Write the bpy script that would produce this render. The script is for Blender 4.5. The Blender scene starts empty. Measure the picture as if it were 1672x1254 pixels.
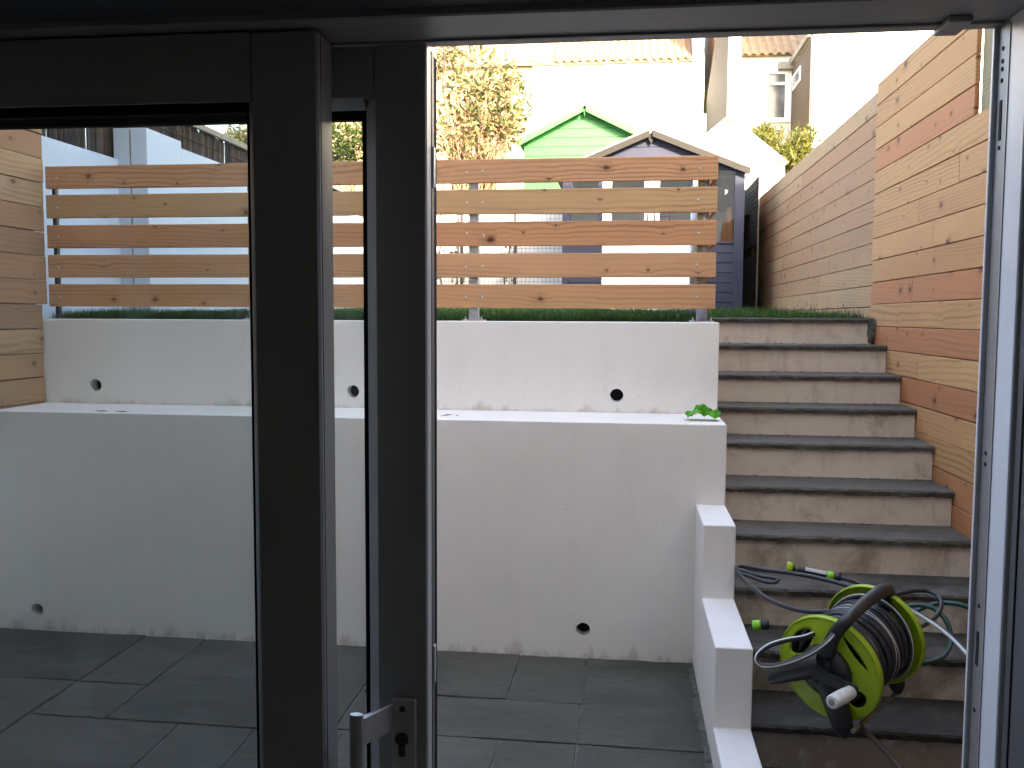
import bpy, bmesh, math, random
import numpy as np
from mathutils import Vector, Matrix, noise as mnoise

random.seed(7)
rng = np.random.default_rng(7)
S = bpy.context.scene
COL = S.collection

# ------------------------------------------------------------------ camera
W_, H_ = 1672.0, 1254.0
FPX = 1482.9
YAW, PITCH, ROLL = 0.123707, 0.0736647, 0.0048952
EYE = Vector((0, 0, 1.6))
_cy, _sy, _cp, _sp = math.cos(YAW), math.sin(YAW), math.cos(PITCH), math.sin(PITCH)
FWD = Vector((-_sy * _cp, _cy * _cp, -_sp))
_r0 = Vector((_cy, _sy, 0))
_u0 = _r0.cross(FWD)
RGT = math.cos(ROLL) * _r0 + math.sin(ROLL) * _u0
UPV = -math.sin(ROLL) * _r0 + math.cos(ROLL) * _u0
cam_d = bpy.data.cameras.new('camera')
cam = bpy.data.objects.new('camera', cam_d)
COL.objects.link(cam)
cam_d.sensor_width = 36.0
cam_d.lens = 36.0 * FPX / W_
cam_d.clip_start = 0.02
cam_d.clip_end = 600.0
cam.matrix_world = Matrix(((RGT.x, UPV.x, -FWD.x, EYE.x), (RGT.y, UPV.y, -FWD.y, EYE.y),
                           (RGT.z, UPV.z, -FWD.z, EYE.z), (0, 0, 0, 1)))
S.camera = cam

# ------------------------------------------------------------------ light
SUN_EL = math.radians(27.0)
SUN_AZ = math.radians(147.0)          # clockwise from +Y: behind the house, to the right
world = bpy.data.worlds.new("World")
S.world = world
world.use_nodes = True
wn = world.node_tree
bg = wn.nodes['Background']
sky = wn.nodes.new('ShaderNodeTexSky')
sky.sky_type = 'NISHITA'
sky.sun_disc = False
sky.sun_elevation = SUN_EL
sky.sun_rotation = SUN_AZ
sky.air_density = 1.0
sky.dust_density = 3.0
sky.ozone_density = 1.0
wn.links.new(sky.outputs[0], bg.inputs[0])
bg.inputs[1].default_value = 0.15
sun_d = bpy.data.lights.new('sun', 'SUN')
sun_d.energy = 2.1
sun_d.angle = math.radians(0.5)
sun_d.color = (1.0, 0.93, 0.82)
sun = bpy.data.objects.new('sun', sun_d)
COL.objects.link(sun)
TO_SUN = Vector((math.sin(SUN_AZ) * math.cos(SUN_EL), math.cos(SUN_AZ) * math.cos(SUN_EL), math.sin(SUN_EL)))
sun.rotation_euler = TO_SUN.to_track_quat('Z', 'Y').to_euler()
sun.location = TO_SUN * 40

vs = S.view_settings
vs.view_transform = 'Standard'
vs.look = 'None'
vs.gamma = 1.0
vs.use_curve_mapping = False
vs.exposure = 3.6
try:
    vs.use_white_balance = True
    vs.white_balance_temperature = 7900
    vs.white_balance_tint = 14
except Exception:
    pass
S.render.engine = 'CYCLES'
S.cycles.max_bounces = 10
S.cycles.diffuse_bounces = 5
S.cycles.transparent_max_bounces = 16
S.cycles.use_denoising = True

# ------------------------------------------------------------------ measuring helpers
def ray(px, py):
    px, py = float(px), float(py)
    return (px - W_ / 2) / FPX * RGT - (py - H_ / 2) / FPX * UPV + FWD

def at(px, py, X=None, Y=None, Z=None):
    d = ray(px, py)
    t = (X / d.x) if X is not None else (Y / d.y) if Y is not None else ((Z - EYE.z) / d.z)
    return EYE + d * t

# ------------------------------------------------------------------ object helpers
def thing(name, label, cat, loc=(0, 0, 0), group=None):
    o = bpy.data.objects.new(name, None)
    COL.objects.link(o)
    o.location = loc
    o.empty_display_size = 0.1
    o['label'] = label
    o['category'] = cat
    if group:
        o['group'] = group
    return o

def tag(o, label, cat, group=None):
    o['label'] = label
    o['category'] = cat
    if group:
        o['group'] = group
    return o

def wloc(o):
    v = Vector((0, 0, 0))
    while o is not None:
        v = v + Vector(o.location)
        o = o.parent
    return v

def obj(name, bm, mats, parent=None, origin=None, smooth=False, kind=None, label=None):
    """link a bmesh given in world coordinates as one mesh object"""
    if not isinstance(mats, (list, tuple)):
        mats = [mats]
    base = wloc(parent) if parent else Vector((0, 0, 0))
    org = Vector(origin) if origin is not None else base
    me = bpy.data.meshes.new(name)
    if org.length > 0:
        bmesh.ops.translate(bm, verts=bm.verts, vec=-org)
    bm.to_mesh(me)
    bm.free()
    for m in mats:
        me.materials.append(m)
    if smooth:
        me.polygons.foreach_set('use_smooth', [True] * len(me.polygons))
    o = bpy.data.objects.new(name, me)
    o.color = (random.random(), 0, 0, 1)
    COL.objects.link(o)
    if parent:
        o.parent = parent
    o.location = org - base
    if kind:
        o['kind'] = kind
    if label:
        o['label'] = label
    return o

def raw(name, V, F, mats, parent=None, kind=None, smooth=False):
    if not isinstance(mats, (list, tuple)):
        mats = [mats]
    me = bpy.data.meshes.new(name)
    V = np.asarray(V, dtype=np.float64)
    if parent is not None:
        V = V - np.array(wloc(parent))
    F = np.asarray(F, dtype=np.int32)
    me.vertices.add(len(V))
    me.vertices.foreach_set('co', V.ravel())
    n = F.shape[1]
    me.loops.add(F.size)
    me.loops.foreach_set('vertex_index', F.ravel())
    me.polygons.add(len(F))
    me.polygons.foreach_set('loop_start', np.arange(0, F.size, n, dtype=np.int32))
    me.polygons.foreach_set('loop_total', np.full(len(F), n, dtype=np.int32))
    if smooth:
        me.polygons.foreach_set('use_smooth', np.ones(len(F), dtype=bool))
    me.update(calc_edges=True)
    me.validate()
    for m in mats:
        me.materials.append(m)
    o = bpy.data.objects.new(name, me)
    COL.objects.link(o)
    if parent:
        o.parent = parent
    if kind:
        o['kind'] = kind
    return o

def copy_of(o, loc, parent=None):
    c = o.copy()
    COL.objects.link(c)
    c.parent = parent
    c.location = loc
    return c

def box(x0, x1, y0, y1, z0, z1, bev=0.0, bm=None, seg=1, mi=0):
    own = bm is None
    b = bmesh.new()
    vs_ = [b.verts.new((x, y, z)) for x in (x0, x1) for y in (y0, y1) for z in (z0, z1)]
    for f in ((0, 1, 3, 2), (4, 6, 7, 5), (0, 4, 5, 1), (2, 3, 7, 6), (0, 2, 6, 4), (1, 5, 7, 3)):
        b.faces.new([vs_[i] for i in f])
    bmesh.ops.recalc_face_normals(b, faces=b.faces)
    if bev > 0:
        bmesh.ops.bevel(b, geom=list(b.edges), offset=bev, segments=seg, affect='EDGES', profile=0.5)
    if own:
        return b
    merge(bm, b, mi)
    return bm

def merge(dst, src, mi=0):
    m = {}
    for v in src.verts:
        m[v] = dst.verts.new(v.co)
    for f in src.faces:
        nf = dst.faces.new([m[v] for v in f.verts])
        nf.material_index = mi if mi else f.material_index
        nf.smooth = f.smooth
    src.free()

def prism(poly, axis, a, b_, bev=0.0):
    """extrude polygon (2-tuples in the other two axes, in xyz order) between a and b_ along axis"""
    b = bmesh.new()
    def mk(p, t):
        c = list(p)
        c.insert('xyz'.index(axis), t)
        return b.verts.new(c)
    A = [mk(p, a) for p in poly]
    B = [mk(p, b_) for p in poly]
    b.faces.new(A)
    b.faces.new(B[::-1])
    n = len(poly)
    for i in range(n):
        b.faces.new((A[i], B[i], B[(i + 1) % n], A[(i + 1) % n]))
    bmesh.ops.recalc_face_normals(b, faces=b.faces)
    if bev > 0:
        bmesh.ops.bevel(b, geom=list(b.edges), offset=bev, segments=1, affect='EDGES')
    return b

def catmull(P, n=6):
    P = [Vector(p) for p in P]
    Q = [P[0] * 2 - P[1]] + P + [P[-1] * 2 - P[-2]]
    out = []
    for i in range(1, len(Q) - 2):
        for k in range(n):
            t = k / n
            a, b, c, d = Q[i - 1], Q[i], Q[i + 1], Q[i + 2]
            out.append(0.5 * ((2 * b) + (c - a) * t + (2 * a - 5 * b + 4 * c - d) * t * t + (3 * b - a - 3 * c + d) * t ** 3))
    out.append(P[-1])
    return out

def tube(P, r, sides=8, bm=None, stripe=(), closed=False, cap=True):
    """tube along points; r number or list; faces on sides in stripe get material 1"""
    b = bm if bm is not None else bmesh.new()
    P = [Vector(p) for p in P]
    n = len(P)
    R_ = r if isinstance(r, (list, tuple)) else [r] * n
    T = []
    for i in range(n):
        if closed:
            t = P[(i + 1) % n] - P[i - 1]
        else:
            t = P[min(i + 1, n - 1)] - P[max(i - 1, 0)]
        T.append(t.normalized() if t.length > 1e-9 else Vector((0, 0, 1)))
    ref = Vector((0, 0, 1)) if abs(T[0].z) < 0.9 else Vector((1, 0, 0))
    nrm = (ref - T[0] * ref.dot(T[0])).normalized()
    rings = []
    for i in range(n):
        nrm = (nrm - T[i] * nrm.dot(T[i])).normalized()
        bi = T[i].cross(nrm)
        rings.append([b.verts.new(P[i] + (nrm * math.cos(2 * math.pi * k / sides) + bi * math.sin(2 * math.pi * k / sides)) * R_[i]) for k in range(sides)])
    m = n if closed else n - 1
    for i in range(m):
        A, B = rings[i], rings[(i + 1) % n]
        for k in range(sides):
            f = b.faces.new((A[k], A[(k + 1) % sides], B[(k + 1) % sides], B[k]))
            f.smooth = True
            if k in stripe:
                f.material_index = 1
    if cap and not closed:
        b.faces.new(rings[0][::-1])
        b.faces.new(rings[-1])
    return b

def lathe(prof, C, A, sides=24, bm=None, mi=0):
    """profile list (t along axis, radius) round axis A from centre C"""
    b = bm if bm is not None else bmesh.new()
    A = Vector(A).normalized()
    C = Vector(C)
    u = A.orthogonal().normalized()
    v = A.cross(u)
    rings = []
    for t, r in prof:
        r = max(r, 1e-5)
        rings.append([b.verts.new(C + A * t + (u * math.cos(2 * math.pi * k / sides) + v * math.sin(2 * math.pi * k / sides)) * r) for k in range(sides)])
    for i in range(len(rings) - 1):
        for k in range(sides):
            f = b.faces.new((rings[i][k], rings[i][(k + 1) % sides], rings[i + 1][(k + 1) % sides], rings[i + 1][k]))
            f.material_index = mi
            f.smooth = True
    f = b.faces.new(rings[0][::-1]); f.material_index = mi
    f = b.faces.new(rings[-1]); f.material_index = mi
    return b

# ------------------------------------------------------------------ materials
class NT:
    def __init__(self, name):
        self.m = bpy.data.materials.new(name)
        self.m.use_nodes = True
        self.t = self.m.node_tree
        self.b = self.t.nodes['Principled BSDF']
        self.out = self.t.nodes['Material Output']
    def n(self, kind, **kw):
        nd = self.t.nodes.new(kind)
        for k, v in kw.items():
            setattr(nd, k, v)
        return nd
    def l(self, a, b):
        self.t.links.new(a, b)
    def val(self, sock, v):
        if hasattr(v, 'is_output') or isinstance(v, bpy.types.NodeSocket):
            self.l(v, sock)
        else:
            sock.default_value = v
    def math(self, op, a, b=0.0, c=None, clamp=False):
        nd = self.n('ShaderNodeMath', operation=op, use_clamp=clamp)
        self.val(nd.inputs[0], a)
        self.val(nd.inputs[1], b)
        if c is not None:
            self.val(nd.inputs[2], c)
        return nd.outputs[0]
    def mix(self, fac, a, b, blend='MIX'):
        nd = self.n('ShaderNodeMix', data_type='RGBA', blend_type=blend)
        self.val(nd.inputs[0], fac)
        for s, v in ((nd.inputs[6], a), (nd.inputs[7], b)):
            if isinstance(v, (tuple, list)):
                s.default_value = (v[0], v[1], v[2], 1)
            else:
                self.l(v, s)
        return nd.outputs[2]
    def ramp(self, fac, stops):
        nd = self.n('ShaderNodeValToRGB')
        cr = nd.color_ramp
        while len(cr.elements) < len(stops):
            cr.elements.new(0.5)
        for e, (p, c) in zip(cr.elements, stops):
            e.position = p
            e.color = (c[0], c[1], c[2], 1) if isinstance(c, (tuple, list)) else (c, c, c, 1)
        self.l(fac, nd.inputs[0])
        return nd.outputs[0]
    def noise(self, vec, scale, detail=4, rough=0.55, dist=0.0):
        nd = self.n('ShaderNodeTexNoise')
        nd.inputs['Scale'].default_value = scale
        nd.inputs['Detail'].default_value = detail
        nd.inputs['Roughness'].default_value = rough
        nd.inputs['Distortion'].default_value = dist
        if vec is not None:
            self.l(vec, nd.inputs['Vector'])
        return nd.outputs[0]
    def coord(self, scale=(1, 1, 1), rot=(0, 0, 0), rand=0.0):
        tc = self.n('ShaderNodeTexCoord')
        v = tc.outputs['Object']
        if rand:
            oi = self.n('ShaderNodeObjectInfo')
            mm = self.n('ShaderNodeVectorMath', operation='MULTIPLY_ADD')
            cmb = self.n('ShaderNodeCombineXYZ')
            for i, k in enumerate((1.0, 1.7, 2.3)):
                self.l(self.math('MULTIPLY', oi.outputs['Random'], k * rand), cmb.inputs[i])
            mm.inputs[1].default_value = (1, 1, 1)
            self.l(v, mm.inputs[0])
            self.l(cmb.outputs[0], mm.inputs[2])
            v = mm.outputs[0]
        mp = self.n('ShaderNodeMapping')
        mp.inputs['Scale'].default_value = scale
        mp.inputs['Rotation'].default_value = rot
        self.l(v, mp.inputs[0])
        return mp.outputs[0]
    def scaled(self, vec, s):
        mp = self.n('ShaderNodeMapping')
        mp.inputs['Scale'].default_value = s
        self.l(vec, mp.inputs[0])
        return mp.outputs[0]
    def bump(self, h, strength=0.3, dist=0.01):
        nd = self.n('ShaderNodeBump')
        nd.inputs['Strength'].default_value = strength
        nd.inputs['Distance'].default_value = dist
        self.l(h, nd.inputs['Height'])
        self.l(nd.outputs[0], self.b.inputs['Normal'])

def mat_plain(name, col, rough=0.5, metal=0.0, var=0.06, scale=14.0, bump=0.0, spec=0.5):
    k = NT(name)
    v = k.coord(rand=5.0)
    n = k.noise(v, scale, 4)
    lo = tuple(c * (1 - var) for c in col)
    hi = tuple(min(1, c * (1 + var)) for c in col)
    k.l(k.ramp(n, [(0.3, lo), (0.7, hi)]), k.b.inputs['Base Color'])
    k.b.inputs['Roughness'].default_value = rough
    k.b.inputs['Metallic'].default_value = metal
    k.b.inputs['Specular IOR Level'].default_value = spec
    if bump:
        k.bump(k.noise(v, scale * 4, 5), bump, 0.004)
    return k.m

def mat_wood(name, axis, stops, weather=0.0, knot_amt=1.0, bright=1.0):
    k = NT(name)
    rot = (0, 0, 0) if axis == 'X' else (0, 0, math.pi / 2)
    v = k.coord(rot=rot, rand=23.0)
    oi = k.n('ShaderNodeObjectInfo')
    rnd = oi.outputs['Random']
    sep = k.n('ShaderNodeSeparateXYZ')
    k.l(v, sep.inputs[0])
    vert = sep.outputs[2]
    # knots: cells along the board, only some of them hold one
    wob = k.n('ShaderNodeVectorMath', operation='MULTIPLY_ADD')
    nz = k.n('ShaderNodeTexNoise')
    nz.inputs['Scale'].default_value = 26.0
    k.l(v, nz.inputs['Vector'])
    k.l(nz.outputs['Color'], wob.inputs[0])
    wob.inputs[1].default_value = (.018, .0, .014)
    k.l(v, wob.inputs[2])
    vo = k.n('ShaderNodeTexVoronoi', feature='F1', voronoi_dimensions='2D')
    vo.inputs['Scale'].default_value = 1.0
    vo.inputs['Randomness'].default_value = 0.95
    wsep = k.n('ShaderNodeSeparateXYZ')
    k.l(wob.outputs[0], wsep.inputs[0])
    wcmb = k.n('ShaderNodeCombineXYZ')
    k.l(k.math('MULTIPLY', wsep.outputs[0], 4.4), wcmb.inputs[0])
    k.l(k.math('MULTIPLY', wsep.outputs[2], 6.5), wcmb.inputs[1])
    k.l(wcmb.outputs[0], vo.inputs['Vector'])
    d = vo.outputs['Distance']
    csep = k.n('ShaderNodeSeparateColor')
    k.l(vo.outputs['Color'], csep.inputs[0])
    has = k.math('GREATER_THAN', csep.outputs[0], 0.42)
    size = k.math('MULTIPLY_ADD', k.math('POWER', csep.outputs[1], 3.0), 0.085, 0.026)
    kd = k.math('DIVIDE', d, size)
    knot = k.math('MULTIPLY', k.math('SUBTRACT', 1.45, kd, clamp=True), has)
    knot = k.math('MULTIPLY', knot, knot_amt, clamp=True)
    halo = k.math('MULTIPLY', k.math('SUBTRACT', 1.0, k.math('DIVIDE', kd, 4.0), clamp=True), has)
    bulge = k.math('MULTIPLY', k.math('DIVIDE', 0.02, k.math('ADD', d, 0.05)), has)
    warp = k.noise(k.scaled(v, (0.16, 1.0, 1.3)), 1.5, 1, 0.4)
    warp2 = k.noise(k.scaled(v, (2.2, 3.0, 9.0)), 1.5, 3, 0.6)
    ph = k.math('MULTIPLY', vert, 260.0)
    ph = k.math('MULTIPLY_ADD', warp, 95.0, ph)
    ph = k.math('MULTIPLY_ADD', warp2, 5.0, ph)
    ph = k.math('MULTIPLY_ADD', bulge, 26.0, ph)
    ring = k.math('MULTIPLY_ADD', k.math('SINE', ph), 0.5, 0.5)
    ring = k.math('POWER', ring, 2.6)
    where = k.ramp(k.noise(k.scaled(v, (0.35, 1, 6)), 1.7, 2), [(0.40, 0.10), (0.66, 0.9)])
    where = k.math('MAXIMUM', where, k.math('MULTIPLY', halo, .9))
    ring = k.math('MULTIPLY', ring, where)
    fib = k.noise(k.scaled(v, (5, 40, 230)), 1.0, 3, 0.6)
    oc = k.n('ShaderNodeSeparateColor')
    k.l(oi.outputs['Color'], oc.inputs[0])
    base = k.ramp(oc.outputs[0], stops)
    blot = k.noise(k.scaled(v, (1.2, 2, 3)), 1.6, 4, 0.6)
    base = k.mix(k.ramp(blot, [(0.35, 0.0), (0.75, 0.35)]), base, (0.40 * bright, 0.20 * bright, 0.11 * bright))
    c = k.mix(k.math('MULTIPLY', ring, 0.74), base, (0.25 * bright, 0.115 * bright, 0.052 * bright))
    c = k.mix(k.math('MULTIPLY', fib, 0.20), c, (0.22, 0.13, 0.075))
    sm = k.noise(k.scaled(v, (20, 3, 3.0)), 1.0, 3, 0.6)
    c = k.mix(k.math('MULTIPLY', k.math('MULTIPLY', halo, sm), 0.75), c, (0.17, 0.085, 0.05))
    if weather:
        wz = k.noise(k.scaled(v, (2.2, 2, 1.0)), 2.0, 5, 0.65)
        c = k.mix(k.math('MULTIPLY', k.ramp(wz, [(0.42, 0.0), (0.72, 1.0)]), weather), c, (0.26, 0.195, 0.135))
        st = k.noise(k.scaled(v, (26, 3, 2.2)), 1.0, 3, 0.6)
        c = k.mix(k.math('MULTIPLY', k.ramp(st, [(0.60, 0.0), (0.76, 0.7)]), weather), c, (0.15, 0.10, 0.075))
    c = k.mix(knot, c, (0.115, 0.045, 0.022))
    k.l(c, k.b.inputs['Base Color'])
    k.b.inputs['Roughness'].default_value = 0.7
    k.b.inputs['Specular IOR Level'].default_value = 0.2
    h = k.math('MULTIPLY_ADD', ring, -0.6, k.math('MULTIPLY', fib, 0.8))
    k.bump(h, 0.22, 0.003)
    return k.m

def mat_render(name, col, dirt=0.5, rough=0.75, tint=(0.30, 0.25, 0.19), spots=0.5, splash=False, mud=False):
    k = NT(name)
    v = k.coord()
    n1 = k.noise(v, 1.3, 5, 0.6)
    n2 = k.noise(v, 9.0, 5, 0.65)
    c = k.mix(k.ramp(n1, [(0.3, 0.0), (0.72, 1.0)]), tuple(x * 0.93 for x in col), tuple(min(1, x * 1.03) for x in col))
    c = k.mix(k.math('MULTIPLY', k.ramp(n2, [(0.52, 0.0), (0.8, 1.0)]), 0.35 * dirt), c, tint)
    n3 = k.noise(k.scaled(v, (7, 7, 1.1)), 1.6, 4, 0.6)
    c = k.mix(k.math('MULTIPLY', k.ramp(n3, [(0.54, 0.0), (0.80, 1.0)]), min(.8, 0.45 * dirt)), c, tint)
    sp = k.noise(v, 46.0, 3, 0.7)
    c = k.mix(k.math('MULTIPLY', k.ramp(sp, [(0.70, 0.0), (0.75, 1.0)]), spots), c, tuple(x * 0.35 for x in tint))
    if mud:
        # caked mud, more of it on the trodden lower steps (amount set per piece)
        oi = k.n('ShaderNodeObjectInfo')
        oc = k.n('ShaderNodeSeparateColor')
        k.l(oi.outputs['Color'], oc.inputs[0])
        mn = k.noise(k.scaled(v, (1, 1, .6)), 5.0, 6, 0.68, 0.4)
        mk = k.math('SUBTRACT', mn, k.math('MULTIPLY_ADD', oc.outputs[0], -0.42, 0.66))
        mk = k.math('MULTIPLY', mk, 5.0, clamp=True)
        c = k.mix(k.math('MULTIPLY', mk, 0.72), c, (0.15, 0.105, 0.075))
    if splash:
        # splashed soil and drips with ragged outlines, along the floor and the ledge
        sp3 = k.n('ShaderNodeSeparateXYZ')
        k.l(v, sp3.inputs[0])
        ns = k.noise(k.scaled(v, (1, 1, .35)), 11.0, 6, 0.7)
        for z0, hgt, amt in ((0.0, .10, .55), (1.117, .075, .5)):
            hh_ = k.math('DIVIDE', k.math('SUBTRACT', sp3.outputs[2], z0), hgt)
            inn = k.math('MULTIPLY', k.math('GREATER_THAN', hh_, 0.0), k.math('LESS_THAN', hh_, 1.0))
            msk = k.math('SUBTRACT', ns, k.math('MULTIPLY_ADD', hh_, 0.32, 0.40))
            msk = k.math('MULTIPLY', k.math('MULTIPLY', msk, 6.0, clamp=True), inn)
            c = k.mix(k.math('MULTIPLY', msk, amt), c, (0.33, 0.27, 0.20))
    k.l(c, k.b.inputs['Base Color'])
    k.b.inputs['Roughness'].default_value = rough
    k.b.inputs['Specular IOR Level'].default_value = 0.2
    k.bump(k.noise(v, 60.0, 4, 0.6), 0.12, 0.004)
    return k.m

def mat_slate(name, c0, c1, rough=0.5, mud=False):
    k = NT(name)
    v = k.coord(rand=11.0)
    oi = k.n('ShaderNodeObjectInfo')
    n1 = k.noise(k.scaled(v, (1, 2.4, 2)), 2.2, 6, 0.62, 0.6)
    n2 = k.noise(v, 24.0, 5, 0.65)
    base = k.mix(oi.outputs['Random'], c0, c1)
    c = k.mix(k.ramp(n1, [(0.32, 0.0), (0.7, 0.55)]), base, tuple(x * 1.55 for x in c1))
    c = k.mix(k.ramp(n2, [(0.5, 0.0), (0.8, 0.4)]), c, tuple(x * 0.5 for x in c0))
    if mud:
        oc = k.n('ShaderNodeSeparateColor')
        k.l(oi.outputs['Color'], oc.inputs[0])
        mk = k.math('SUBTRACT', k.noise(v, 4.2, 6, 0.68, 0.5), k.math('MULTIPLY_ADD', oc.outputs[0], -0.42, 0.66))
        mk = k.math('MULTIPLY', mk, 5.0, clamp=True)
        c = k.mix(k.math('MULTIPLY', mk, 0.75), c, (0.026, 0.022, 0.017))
    k.l(c, k.b.inputs['Base Color'])
    k.l(k.ramp(n1, [(0.3, rough - 0.12), (0.7, rough + 0.14)]), k.b.inputs['Roughness'])
    k.b.inputs['Specular IOR Level'].default_value = 0.3
    mpd = k.n('ShaderNodeMapping')
    mpd.inputs['Rotation'].default_value = (0, 0, 0.5)
    mpd.inputs['Scale'].default_value = (1.6, 9.0, 3.0)
    k.l(v, mpd.inputs[0])
    cl = k.noise(mpd.outputs[0], 1.6, 6, 0.62, 0.9)
    hh = k.math('MULTIPLY_ADD', cl, 1.2, k.math('MULTIPLY', n2, 0.3))
    k.bump(hh, 0.8, 0.014)
    return k.m

def mat_glass(name, tint, ior=1.45, gloss=1.0, dust=0.0):
    k = NT(name)
    k.t.nodes.remove(k.b)
    tr = k.n('ShaderNodeBsdfTransparent')
    tr.inputs[0].default_value = (*tint, 1)
    gl = k.n('ShaderNodeBsdfGlossy')
    gl.inputs['Roughness'].default_value = 0.01
    fr = k.n('ShaderNodeFresnel')
    fr.inputs[0].default_value = ior
    mx = k.n('ShaderNodeMixShader')
    k.l(k.math('MULTIPLY', fr.outputs[0], gloss, clamp=True), mx.inputs[0])
    k.l(tr.outputs[0], mx.inputs[1])
    k.l(gl.outputs[0], mx.inputs[2])
    last = mx.outputs[0]
    if dust:
        tl = k.n('ShaderNodeBsdfTranslucent')
        tl.inputs[0].default_value = (.8, .85, .9, 1)
        v = k.coord()
        sm = k.noise(k.scaled(v, (3, 3, 1.2)), 2.2, 5, 0.65, 0.6)
        dr = k.noise(v, 210.0, 1, 0.4)
        f = k.math('MULTIPLY', k.ramp(sm, [(0.42, 0.0), (0.72, 1.0)]), dust)
        f = k.math('ADD', f, k.math('MULTIPLY', k.ramp(dr, [(0.74, 0.0), (0.78, 1.0)]), .10))
        m2 = k.n('ShaderNodeMixShader')
        k.l(f, m2.inputs[0])
        k.l(last, m2.inputs[1])
        k.l(tl.outputs[0], m2.inputs[2])
        last = m2.outputs[0]
    k.l(last, k.out.inputs[0])
    return k.m

def mat_leaf(name, stops, trans=0.35, rough=0.5):
    k = NT(name)
    geo = k.n('ShaderNodeNewGeometry')
    c = k.ramp(geo.outputs['Random Per Island'], stops)
    k.l(c, k.b.inputs['Base Color'])
    k.b.inputs['Roughness'].default_value = rough
    k.b.inputs['Specular IOR Level'].default_value = 0.3
    tl = k.n('ShaderNodeBsdfTranslucent')
    k.l(c, tl.inputs[0])
    mx = k.n('ShaderNodeMixShader')
    mx.inputs[0].default_value = trans
    k.l(k.b.outputs[0], mx.inputs[1])
    k.l(tl.outputs[0], mx.inputs[2])
    k.l(mx.outputs[0], k.out.inputs[0])
    return k.m

def mat_brick(name):
    k = NT(name)
    tc = k.n('ShaderNodeTexCoord')
    sep = k.n('ShaderNodeSeparateXYZ')
    k.l(tc.outputs['Object'], sep.inputs[0])
    cm = k.n('ShaderNodeCombineXYZ')
    k.l(sep.outputs[0], cm.inputs[0])
    k.l(sep.outputs[2], cm.inputs[1])
    br = k.n('ShaderNodeTexBrick')
    k.l(cm.outputs[0], br.inputs['Vector'])
    br.inputs['Scale'].default_value = 1.0
    br.inputs['Brick Width'].default_value = 0.23
    br.inputs['Row Height'].default_value = 0.078
    br.inputs['Mortar Size'].default_value = 0.01
    br.inputs['Color1'].default_value = (0.27, 0.18, 0.09, 1)
    br.inputs['Color2'].default_value = (0.20, 0.12, 0.065, 1)
    br.inputs['Mortar'].default_value = (0.26, 0.23, 0.18, 1)
    k.l(br.outputs[0], k.b.inputs['Base Color'])
    k.b.inputs['Roughness'].default_value = 0.85
    return k.m

TAN = [(0.0, (0.52, 0.275, 0.115)), (0.35, (0.49, 0.24, 0.10)), (0.55, (0.52, 0.28, 0.12)), (0.7, (0.48, 0.19, 0.08)), (0.85, (0.46, 0.155, 0.065)), (1.0, (0.60, 0.345, 0.15))]
SLATC = [(0.0, (0.68, 0.355, 0.20)), (0.5, (0.63, 0.385, 0.205)), (1.0, (0.64, 0.315, 0.165))]
FARC = [(0.0, (0.44, 0.265, 0.14)), (0.35, (0.41, 0.225, 0.12)), (0.7, (0.39, 0.19, 0.105)), (1.0, (0.46, 0.29, 0.155))]
LEFTC = [(0.0, (0.46, 0.30, 0.17)), (0.4, (0.44, 0.27, 0.145)), (0.75, (0.36, 0.18, 0.10)), (1.0, (0.30, 0.21, 0.13))]
M_slat = mat_wood('larch_slat', 'X', SLATC)
M_near = mat_wood('larch_near', 'Y', TAN)
M_far = mat_wood('larch_weathered', 'Y', FARC, weather=0.42)
M_left = mat_wood('larch_left', 'Y', LEFTC, weather=0.25)
M_post = mat_wood('treated_post', 'X', [(0.0, (0.24, 0.23, 0.13)), (1.0, (0.27, 0.25, 0.15))], knot_amt=0.6, bright=0.7)
M_shadowgap = mat_plain('fence_gap_shade', (0.05, 0.035, 0.025), 0.9)  # near-black sheets behind the boards: shade of the gaps put into colour
M_wall = mat_render('white_render', (0.765, 0.74, 0.72), dirt=0.17, spots=0.40, splash=True)
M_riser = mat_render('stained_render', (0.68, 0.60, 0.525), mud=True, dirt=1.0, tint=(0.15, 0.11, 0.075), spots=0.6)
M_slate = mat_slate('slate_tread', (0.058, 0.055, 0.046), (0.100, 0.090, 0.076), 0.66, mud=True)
M_flag = mat_slate('grey_flagstone', (0.042, 0.044, 0.036), (0.078, 0.074, 0.062), 0.64)
M_mortar = mat_plain('mortar', (0.115, 0.11, 0.098), 0.95, var=0.55, scale=60, bump=0.6)
M_mortar_lt = mat_plain('mortar_blob', (0.10, 0.10, 0.085), 0.95, var=0.5, scale=40, bump=0.9)
M_frame = mat_plain('grey_aluminium', (0.39, 0.395, 0.39), 0.42, var=0.03, spec=0.5)
M_framedk = mat_plain('dark_lining', (0.10, 0.105, 0.11), 0.5, var=0.05)
M_reveal = mat_plain('pale_reveal', (0.82, 0.83, 0.86), 0.30, var=0.02)
M_chan = mat_plain('grey_channel', (0.28, 0.27, 0.26), 0.45, metal=0.3, var=0.08, scale=30)
M_gasket = mat_plain('black_rubber', (0.012, 0.012, 0.013), 0.9, spec=0.1)
M_black = mat_plain('black_plastic', (0.018, 0.018, 0.02), 0.42, var=0.2)
M_hole = mat_plain('dark_void', (0.01, 0.01, 0.01), 0.9)
M_steel = mat_plain('brushed_steel', (0.50, 0.50, 0.51), 0.36, metal=0.55, var=0.05, scale=40)
M_galv = mat_plain('galvanised_steel', (0.42, 0.43, 0.44), 0.5, metal=0.5, var=0.25, scale=30)
M_screw = mat_plain('screw_steel', (0.55, 0.50, 0.45), 0.3, metal=0.9)
M_glass = mat_glass('tinted_glass', (0.69, 0.74, 0.75), dust=.022)
M_room = mat_plain('room_paint', (0.80, 0.78, 0.74), 0.9, var=0.02)
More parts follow.
